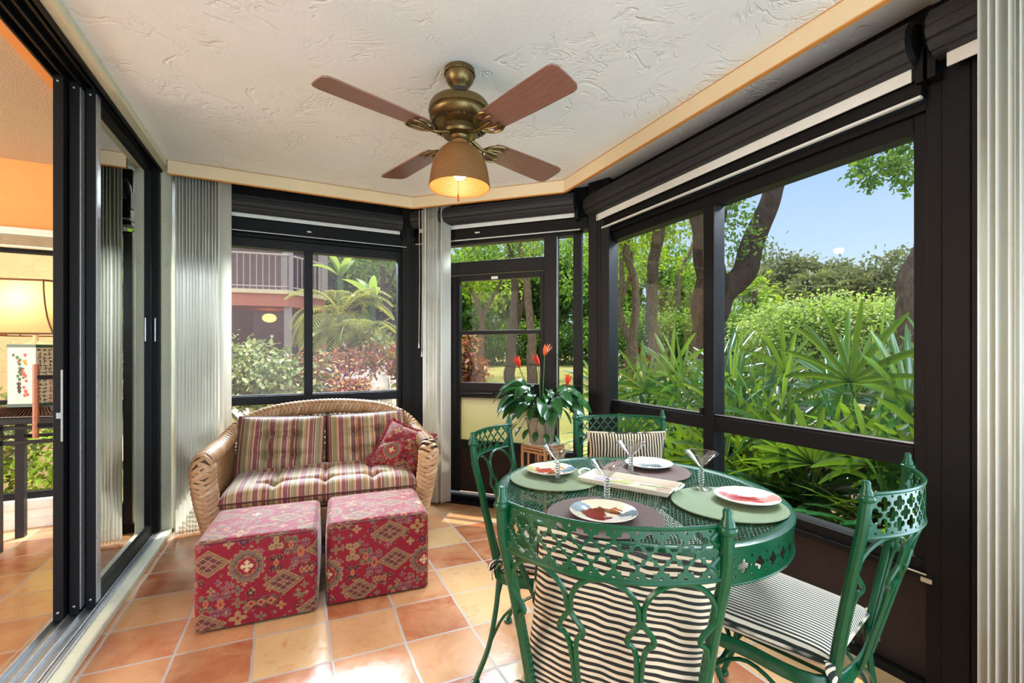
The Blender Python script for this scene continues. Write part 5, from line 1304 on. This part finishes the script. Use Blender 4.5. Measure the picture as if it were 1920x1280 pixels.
tree('slender_tree', 'thin pale bent trunk between the two mottled trunks', b0, [[(b0, .15)]+tk(21, [(1272, 600, 10), (1272, 550, 9), (1276, 500, 8), (1292, 475, 7), (1302, 440, 5)])], [B_(1296, 470, 22, 1.1), B_(1280, 540, 22.5, 1.2), B_(1255, 480, 23, 1.2), B_(1306, 590, 22, .9)], 'leaf_mid', 'bark_pale', 320, .2, 7)
b0 = on_ground(958, 15)
tree('shade_tree', 'upright trunk in the middle of the screen door view', b0, [[(b0, .2)]+tk(15, [(958, 660, 18), (958, 620, 16), (966, 560, 15), (962, 500, 13), (955, 440, 11), (960, 380, 8)]), tk(15, [(960, 640, 12), (974, 590, 10), (986, 540, 9), (996, 470, 7)])],
     [B_(940, 470, 16, 1.5, 1.5, .7), B_(1000, 480, 16, 1.2), B_(900, 500, 17, 1.3), B_(960, 400, 15, 1.6), B_(1060, 470, 14, 1.0, 1.0, .9), B_(1065, 540, 15, .6)], 'leaf_mid', 'bark_grey', 420, .15, 8)
b0 = on_ground(997, 14)
tree('shade_tree', 'spotted trunk just left of the potted flower, in the screen door', b0, [[(b0, .18)]+tk(14, [(997, 660, 18), (994, 600, 15), (990, 550, 14), (982, 500, 12), (972, 440, 10)])], [B_(985, 450, 14, 1.1, 1.1, .6)], 'leaf_bright', 'bark_pale', 420, .14, 9)
b0 = on_ground(902, 17)
tree('forked_tree', 'low spreading tree at the left of the screen door view', b0, [[(b0, .15)]+tk(17, [(902, 640, 11), (904, 600, 10), (892, 560, 8), (876, 530, 6)]), tk(17, [(904, 600, 8), (922, 560, 7), (938, 530, 5), (950, 500, 4)])], [B_(880, 530, 17.5, 1.2, 1.2, .7), B_(930, 540, 18, 1.1), B_(870, 480, 17, 1.5)], 'leaf_bright', 'bark_pale', 380, .16, 10)
b0 = on_ground(733, 15)
tree('leaning_tree', 'grey leaning trunk at the right edge of the back window', b0, [[(b0, .18)]+tk(15, [(740, 640, 14), (734, 600, 13), (722, 560, 11), (716, 500, 8)]), tk(15, [(722, 560, 6), (735, 520, 4), (748, 490, 3)])], [B_(720, 510, 16, 1.0, 1.0, .9), B_(690, 500, 17, 1.1), B_(745, 560, 16, .7), B_(660, 480, 18, 1.4), B_(740, 470, 16, 1.2), B_(640, 540, 19, 1.0)], 'leaf_mid', 'bark_grey', 420, .16, 11)
# the tree line
spec = [(1440, 520, 36, 3.4, 3.0, 'leaf_olive', 'grey-green round tree on the skyline left of the middle'), (1500, 528, 34, 2.6, 2.0, 'leaf_olive', 'low grey-green tree in the middle of the skyline'), (1560, 530, 36, 3.0, 2.2, 'leaf_olive', 'dark grey-green tree on the skyline above the pale hedge'), (1660, 530, 33, 3.0, 2.3, 'leaf_olive', 'tall grey-green tree on the skyline nearest the window edge'),
        (1400, 560, 24, 1.6, 1.6, 'leaf_bright', 'bright green tree below the slanting limb'), (1110, 560, 26, 3.2, 3.4, 'leaf_mid', 'leafy tree behind the bay corner post'), (1000, 560, 27, 3.4, 3.6, 'leaf_dark', 'dark leafy tree behind the trunks in the screen door'), (890, 560, 26, 3.2, 3.6, 'leaf_mid', 'leafy tree behind the low spreading tree'), (1200, 540, 28, 3.4, 3.8, 'leaf_mid', 'leafy tree behind the forked trunk'), (1290, 560, 27, 2.6, 2.8, 'leaf_mid', 'leafy tree behind the big brown trunk'), (680, 560, 22, 2.6, 3.2, 'leaf_dark', 'dark leafy tree behind the banana plants'), (760, 540, 22, 2.8, 3.2, 'leaf_dark', 'dark leafy tree behind the leaning trunk'), (630, 500, 20, 2.4, 3.4, 'leaf_dark', 'dark leafy tree at the corner of the neighbouring building'), (600, 590, 24, 2.6, 2.6, 'leaf_dark', 'dark leafy tree low behind the areca palms')]
for i, (px, py, d, rx, rz, lf, lb) in enumerate(spec):
    b0 = on_ground(px, d); c = at(px, py, d); rr = random.Random(i)
    bl = [(c+Vector((rr.uniform(-.6, .6)*rx, rr.uniform(-.5, .5)*rx, rr.uniform(-.35, .35)*rz)), (rx*rr.uniform(.45, .7), rx*rr.uniform(.45, .7), rz*rr.uniform(.4, .6))) for _ in range(6)]+[(c, (rx*.75, rx*.75, rz*.85))]
    tree('distant_tree', lb, b0, [[(b0, .25), ((b0+c)/2, .2), (c, .12)]], bl, lf, 'bark_grey', 230, .30, 20+i, 'distant trees', 'tree')
# ---- hedges: leafy masses trimmed into rows
def hedge(name, label, blobs, leaf, per, size, seed, cat='hedge', group=None):
    c0 = blobs[0][0]; B = Vector((c0[0], c0[1], ground_z(c0[0], c0[1]))); t = thing(name, label, cat, B, 0, group)
    P, d = blob_points([(Vector(c)-B, r) for c, r in blobs], per, seed, .7); rs = np.random.RandomState(seed)
    leaf_cards('foliage', P, rs.uniform(.7, 1.3, len(P))*size, MATS[leaf], t, seed, .8, .55, d, .45)
    return t
def row_blobs(p0, p1, d0, d1, n, y, r, rz): return [(at(p0+(p1-p0)*i/(n-1), y, d0+(d1-d0)*i/(n-1)), (r*(.85+.3*((i*37) % 10)/10), r, rz*(.9+.25*((i*53) % 10)/10))) for i in range(n)]
hedge('hedge', 'pale yellow-green leafy hedge filling the right-hand window below the sky', row_blobs(1440, 1720, 14, 12.5, 9, 640, 1.0, 1.15), 'leaf_hedge', 2400, .12, 31)
hedge('hedge', 'darker green hedge between the tree trunks behind the near palms', row_blobs(1130, 1420, 22, 18, 10, 628, 1.2, 1.0), 'leaf_mid', 1300, .15, 32)
hedge('hedge', 'clipped dark green hedge across the lawn beyond the screen door', row_blobs(840, 1110, 25, 24, 10, 640, 1.3, .95), 'leaf_mid', 1100, .17, 33)
for i, (px, py, d, lb) in enumerate(((1415, 545, 20, 'fan palm showing over the hedge below the slanting limb'), (1530, 552, 17, 'fan palm crown rising out of the pale hedge'))):
    t = thing('fan_palm', lb, 'palm', on_ground(px, d), 0); B = on_ground(px, d); rs = random.Random(i); c = at(px, py, d)-B
    MB().tube([(0, 0, 0), (c.x*.5, c.y*.5, c.z*.5), c], [.14, .12, .10], 10).build('trunk', MATS['bark_grey'], t); m = MB()
    for k in range(22):
        a, e_ = rs.uniform(0, 2*PI), rs.uniform(-.5, 1.3); dv = Vector((math.cos(a)*math.cos(e_), math.sin(a)*math.cos(e_), math.sin(e_))); hub = c+dv*.7; sd = dv.cross(Vector((0, 0, 1))).normalized()
        for q in range(-6, 7): m.grid(leaf_blade(hub, dv*math.cos(q*.22)+sd*math.sin(q*.22), .55, .07, .8, .3, 3))
    m.build('fronds', MATS['leaf_olive'], t)

# ---- lady palms outside the right-hand window
def rhapis(label, x, y, h, canes, seed, fl=.40, lean=(0, 0), nf=4):
    z0 = -.145; t = thing('lady_palm', label, 'palm', (x, y, z0), 0, 'lady palms outside the right-hand window'); rs = random.Random(seed)
    for c in range(canes):
        a = 2*PI*c/canes+rs.uniform(-.4, .4); hh = h*rs.uniform(.72, 1.0); top = Vector((lean[0]+.16*math.cos(a), lean[1]+.16*math.sin(a), hh*.78))
        base = Vector((.08*math.cos(a), .08*math.sin(a), 0)); st_ = spline([base, base.lerp(top, .5)+Vector((.02, .01, 0)), top], 5)
        MB().tube(st_, .011, 7).build('cane', MATS['bark_brown'], t)
        for f in range(nf):
            fa = a+f*2.4+rs.uniform(-.4, .4); el_ = R(rs.choice((70, 48, 30, 12))+rs.uniform(-8, 8)) if f else R(76)
            s0 = st_[-1-f*2]; pd = Vector((math.cos(fa)*math.cos(el_), math.sin(fa)*math.cos(el_), math.sin(el_))); L0 = rs.uniform(.18, .30)
            hub = s0+pd*L0+Vector((0, 0, -.02)); m = MB(); m.tube(spline([s0, s0+pd*L0*.5+Vector((0, 0, .012)), hub], 4), .0045, 5)
            sd = pd.cross(Vector((0, 0, 1))); sd = sd.normalized() if sd.length > .05 else Vector((1, 0, 0)); nrm = sd.cross(pd); n = rs.randint(8, 12); L = fl*rs.uniform(.85, 1.15)
            sd = Matrix.Rotation(rs.uniform(-.5, .5), 3, pd) @ sd
            for q in range(n):
                g = (-1+2*q/(n-1))*R(98); dv = pd*math.cos(g)+sd*math.sin(g)+nrm*.12
                ll = L*(1-.22*abs(g)/R(98))*rs.uniform(.92, 1.05)
                rows = []; p = hub.copy(); tdir = dv.normalized(); wd = tdir.cross(nrm).normalized(); W_ = .036*rs.uniform(.85, 1.15); ns = 6
                for i in range(ns+1):
                    u = i/ns; w_ = W_*.5*min(1, .25+u*2.6)*(1 if u < .8 else 1-(u-.8)/.2*.72); nn = wd.cross(tdir).normalized()
                    rows.append([p-wd*w_+nn*w_*.30, p, p+wd*w_+nn*w_*.30]); p = p+tdir*(ll/ns); tdir = (tdir+Vector((0, 0, -.075-.05*u))).normalized()
                m.grid(rows)
            m.build('frond', MATS['rhapis_leaf'], t, smooth=50)
    return t
pal = [((2.95, 1.34), 1.24, 4, 'tallest lady palm, its yellow fronds topping the right half of the window'), ((2.82, 1.72), 1.06, 4, 'glossy lady palm low in front of the pale hedge'), ((2.95, 2.12), 1.12, 4, 'lady palm just right of the window mullion'), ((3.05, 2.62), 1.22, 4, 'lady palm directly behind the window mullion'),
       ((3.10, 3.20), 1.20, 4, 'lady palm with upright lime fronds left of the mullion'), ((3.05, 3.78), 1.0, 4, 'yellow-green lady palm by the bay corner post'), ((2.80, .98), 1.12, 4, 'lady palm at the right edge of the window behind the iron chair'), ((3.55, 1.85), 1.28, 4, 'lady palm in the second row behind the glossy one'),
       ((3.65, 2.55), 1.25, 4, 'lady palm in the second row behind the mullion'), ((3.70, 3.30), 1.12, 3, 'lady palm in the second row behind the lime fronds'), ((3.5, 1.1), 1.22, 4, 'lady palm in the second row at the window edge'),
       ((2.66, 1.45), .70, 4, 'short lady palm filling the low pane behind the right-hand chair'), ((2.68, 1.95), .66, 4, 'short lady palm filling the low pane above the table'), ((2.68, 2.42), .64, 3, 'short lady palm behind the far chair'), ((2.64, .95), .62, 3, 'short lady palm by the mulch at the low window corner'), ((2.62, 3.08), .62, 3, 'short yellow-green lady palm outside the side light behind the pot')]
for i, ((x, y), h, c, lb) in enumerate(pal): rhapis(lb, x, y, h, c, 50+i, .48 if h > .9 else .38)

# ---- outside the back window
hedge('variegated_shrub', 'cream and green variegated shrub below the neighbouring balcony', [B_(440, 705, 5.2, .42, .4, .36), B_(500, 712, 5.4, .42, .4, .32), B_(560, 715, 5.6, .36, .4, .30), B_(470, 690, 5.6, .3), B_(400, 700, 5.2, .4)], 'leaf_cream', 3600, .075, 41, 'shrub')
cro = [(602, 690, 5.6, .20), (648, 728, 5.4, .15), (692, 674, 6.6, .20), (742, 672, 6.4, .17), (676, 732, 5.4, .12), (652, 668, 6.8, .15)]
crl = ['red and yellow croton bush right beside the back window mullion', 'low dark red croton bush above the loveseat back', 'orange croton bush in the middle of the right-hand back pane', 'deep red croton bush at the right edge of the back window', 'low orange croton bush in front of the patio chairs', 'small red croton bush in front of the dark patio cover']
for i, ((px, py, d, r), lb) in enumerate(zip(cro, crl)):
    hedge('croton_bush', lb, [B_(px, py, d, r, r, r*.9)], 'leaf_croton', 2200, .062, 60+i, 'bush', 'crotons outside the back window')
hedge('croton_bush', 'tall purple-red croton bush at the left of the screen door', [B_(872, 660, 8, .22, .22, .30), B_(886, 690, 8, .26), B_(868, 715, 8, .26)], 'leaf_croton', 2600, .11, 69, 'bush')
hedge('golden_shrub', 'pale golden shrub behind the croton bushes', [B_(700, 655, 10, .5, .5, .4), B_(725, 660, 10, .4)], 'leaf_cream', 1100, .12, 70, 'shrub')
# banana plants: a few big paddle leaves each
def banana(label, px, py, d, n, seed, L=1.5):
    b0 = on_ground(px, d); t = thing('banana_plant', label, 'plant', b0, 0); rs = random.Random(seed); c = at(px, py, d)-b0
    MB().tube(spline([(0, 0, 0), c*.5, c], 4), .09, 9).build('stem', MATS['stem_green'], t)
    for k in range(n):
        a = 2*PI*k/n+rs.uniform(-.5, .5); e_ = R(rs.uniform(45, 80)); dv = (math.cos(a)*math.cos(e_), math.sin(a)*math.cos(e_), math.sin(e_)); l_ = L*rs.uniform(.8, 1.1)
        m = MB(); m.grid(leaf_blade(c, dv, l_, l_*.27, 1.2, .18, 10, rs.uniform(-.6, .6))); m.build('leaf', MATS['banana_leaf'], t, smooth=60)
banana('tall banana plant beside the neighbouring building', 638, 520, 13, 7, 1, 1.05); banana('banana plant with upright paddle leaves right of the palm fronds', 698, 565, 12, 6, 2, .95); banana('lower banana plant behind the crotons', 690, 640, 12, 6, 3, 1.1)
def feather(label, px, py, d, n, seed, L=1.6):
    b0 = on_ground(px, d); t = thing('areca_palm', label, 'palm', b0, 0); rs = random.Random(seed); c = at(px, py, d)-b0
    MB().tube([(0, 0, 0), c*.5, c], [.06, .05, .04], 8).build('stem', MATS['stem_green'], t)
    for k in range(n):
        a = 2*PI*k/n+rs.uniform(-.3, .3); e_ = R(rs.uniform(25, 75)); tdir = Vector((math.cos(a)*math.cos(e_), math.sin(a)*math.cos(e_), math.sin(e_))); p = c.copy(); m = MB(); sp_ = [p.copy()]; ns = 24
        for i in range(ns):
            p = p+tdir*(L/ns); tdir = (tdir+Vector((0, 0, -.11))).normalized(); sp_.append(p.copy()); sd = tdir.cross(Vector((0, 0, 1))).normalized(); u = i/ns; ll = .34*math.sin(PI*min(1, .15+u*.85))+.05
            for s in (1, -1): m.grid(leaf_blade(p, tdir*.6+sd*s+Vector((0, 0, .15)), ll*1.15, .05, 1.0, .2, 3))
        m.tube(sp_, .010, 5); m.build('frond', MATS['palm_leaf'], t)
feather('sunlit areca palm in front of the banana plants', 640, 600, 11, 17, 5); feather('areca palm with drooping fronds behind the croton bushes', 662, 640, 10.5, 15, 6, 1.4)

# ---- neighbouring building with a railed balcony
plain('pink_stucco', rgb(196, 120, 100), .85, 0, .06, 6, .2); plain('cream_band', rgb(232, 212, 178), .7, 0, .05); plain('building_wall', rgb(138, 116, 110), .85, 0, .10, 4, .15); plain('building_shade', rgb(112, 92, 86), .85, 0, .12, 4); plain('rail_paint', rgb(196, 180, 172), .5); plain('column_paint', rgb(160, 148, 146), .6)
m_screen('porch_screen', rgb(112, 96, 90), .5)
fp = [at(250, 663, 11.4), at(432, 663, 12.0), at(540, 663, 12.4), at(606, 663, 13.7)]
bld = thing('apartment_building', 'neighbouring two-storey building with pink balcony edge and white railing', 'building', (fp[1].x, fp[1].y, 0)); O = Vector((fp[1].x, fp[1].y, 0))
F2 = [Vector((p.x, p.y, 0))-O for p in fp]; back = [F2[3]+Vector((-1.2, 6, 0)), F2[0]+Vector((-2, 6, 0))]
def slab(z0, z1, out=0.0):
    P = [p+Vector((0, -out, 0)) for p in F2]; P[3] = P[3]+Vector((out, 0, 0)); P += back; m = MB(); n = len(P)
    m.add([(p.x, p.y, z0) for p in P]+[(p.x, p.y, z1) for p in P], [tuple(range(n-1, -1, -1)), tuple(range(n, 2*n))]+[(i, (i+1) % n, n+(i+1) % n, n+i) for i in range(n)]); return m
slab(2.50, 2.84, .06).build('balcony_edge', MATS['pink_stucco'], bld, smooth=0); slab(2.84, 2.95, .12).build('slab_band', MATS['cream_band'], bld, smooth=0)
slab(5.2, 5.9, .06).build('upper_edge', MATS['pink_stucco'], bld, smooth=0); slab(-.2, .0, .05).build('ground_slab', MATS['cream_band'], bld, smooth=0)
def recess(z0, z1, inn, mat, nm):
    P = [p+Vector((.0 if i < 3 else -inn*.6, inn, 0)) for i, p in enumerate(F2)]; m = MB(); m.grid([[(p.x, p.y, z) for p in P+[P[3]+Vector((-1, 4, 0))]] for z in (z0, z1)]); return m.build(nm, MATS[mat], bld, smooth=0, solid=.1)
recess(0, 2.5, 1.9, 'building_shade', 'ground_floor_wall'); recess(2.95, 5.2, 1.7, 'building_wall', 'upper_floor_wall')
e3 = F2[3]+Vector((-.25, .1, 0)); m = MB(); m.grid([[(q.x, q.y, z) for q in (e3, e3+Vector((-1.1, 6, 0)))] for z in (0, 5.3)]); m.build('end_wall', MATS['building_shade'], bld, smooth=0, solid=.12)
m = MB(); P = F2; m.grid([[(p.x, p.y+.05, z) for p in P] for z in (0, 2.5)]); m.build('ground_screen', MATS['porch_screen'], bld, smooth=0)
for i, p in enumerate((F2[1]*.0+F2[2], F2[3], F2[0])):
    MB().box((p.x-.10, p.y+.02, 0), (p.x+.10, p.y+.22, 2.5)).build('column', MATS['column_paint'], bld, smooth=0); MB().box((p.x-.13, p.y+.02, 2.95), (p.x+.13, p.y+.26, 5.2)).build('column', MATS['column_paint'], bld, smooth=0)
m = MB()
for a, b in zip(F2[:-1], F2[1:]):
    for z, r in ((3.93, .028), (3.05, .018)): m.tube([(a.x, a.y, z), (b.x, b.y, z)], r, 6)
    n = int((b-a).length/.155)
    for k in range(n+1): q = a.lerp(b, k/n); m.tube([(q.x, q.y, 2.95), (q.x, q.y, 3.93)], .012, 5)
m.build('balcony_railing', MATS['rail_paint'], bld)
m_emit('porch_glow', (1.0, .42, .10, 1), 5.0)
p = at(505, 596, 13.2)-O; MB().ball((p.x, p.y, p.z), (.19, .19, .13), 14, 8).build('porch_light', MATS['porch_glow'], bld)
p = at(560, 600, 13.6)-O; MB().box((p.x-.4, p.y, 0), (p.x+.4, p.y+.06, 2.05)).build('door', MATS['building_wall'], bld, smooth=0)
# ---- patio furniture behind the crotons
struct(MB().add([(-.3, 6.6, -.06), (4.2, 7.4, .03), (3.6, 11.5, .12), (-1.2, 10.6, .08)], [(0, 1, 2, 3)]).build('patio_floor', MATS['patio_paving'], smooth=0))
plain('patio_white', rgb(226, 222, 214), .5); plain('cover_blue', rgb(62, 68, 92), .8); plain('planter_green', rgb(140, 160, 132), .7); plain('cushion_pale', rgb(214, 190, 170), .8)
def patio_seat(label, px, d, rz):
    b0 = at(px, 663, d); t = thing('garden_chair', label, 'chair', (b0.x, b0.y, -.02), rz, 'white chairs on the neighbouring patio'); M_ = MATS['patio_white']
    MB().box((-.25, -.24, .42), (.25, .24, .45)).build('seat', M_, t, smooth=0, bevel=.01); MB().box((-.23, -.22, .45), (.23, .22, .50)).build('cushion', MATS['cushion_pale'], t, smooth=0, bevel=.015)
    for sx in (-1, 1):
        for sy in (-1, 1): MB().tube([(sx*.24, sy*.23, 0), (sx*.24, sy*.23, .43)], .014, 6).build('leg', M_, t)
        MB().tube(spline([(sx*.25, -.23, .43), (sx*.26, -.22, .64), (sx*.26, .10, .66), (sx*.25, .24, .60)], 4), .016, 6).build('armrest', M_, t)
    MB().tube(spline([(-.24, .24, .43), (-.24, .30, .75), (-.1, .33, .93), (.1, .33, .93), (.24, .30, .75), (.24, .24, .43)], 5), .016, 6).build('back_frame', M_, t)
    m = MB(); m.grid([[(x, .25+.08*k/4, .47+.42*k/4) for x in (-.2, 0, .2)] for k in range(5)]); m.build('back_panel', M_, t, solid=.01)
for a in ((722, 8.6, .3, 'white garden chair seen side-on at the right of the back window'), (668, 9.0, -.6, 'white garden chair partly hidden by the low crotons'), (745, 9.4, 1.0, 'white garden chair at the edge of the back window')): patio_seat(a[3], a[0], a[1], a[2])
b0 = at(694, 663, 9.3); gt = thing('garden_table', 'white garden table between the patio chairs', 'table', (b0.x, b0.y, -.0)); MB().lathe([(.5, .70), (.5, .725), (.001, .728)], 24).build('top', MATS['patio_white'], gt); MB().lathe([(.22, 0), (.04, .03), (.035, .70)], 14).build('pedestal', MATS['patio_white'], gt)
b0 = at(600, 663, 8.0); gp = thing('planter_box', 'pale green planter box with white corner posts beside the patio', 'planter', (b0.x, b0.y, -.05)); MB().box((-.32, -.2, 0), (.32, .2, .52)).build('box', MATS['planter_green'], gp, smooth=0)
for sx in (-1, 1): MB().box((sx*.34-.03, -.22, 0), (sx*.34+.03, -.16, .60)).build('corner_post', MATS['patio_white'], gp, smooth=0)
b0 = at(638, 663, 9.6); gc = MB(); gc.lathe([(.42, 0), (.44, .3), (.36, .75), (.30, .92), (.18, 1.02), (.001, 1.05)], 18, (0, 0, 0)); tag(gc.build('grill_cover', MATS['cover_blue'], None, (b0.x, b0.y, -.02)), 'dark blue fabric cover over patio equipment behind the crotons', 'cover')
# ---- planting outside the living room window
for i, (x, y, lb) in enumerate(((-2.35, 5.15, 'green and yellow shrub low outside the living room window, left'), (-1.75, 5.2, 'green and yellow shrub outside the living room window behind the console legs'), (-1.35, 5.3, 'green and yellow shrub outside the living room window beside the glass door'))):
    hedge('terrace_shrub', lb, [(Vector((x, y, .30)), (.34, .3, .32)), (Vector((x+.1, y+.1, .62)), (.25, .22, .2))], 'leaf_cream' if i != 1 else 'leaf_bright', 4200, .06, 80+i, 'shrub')
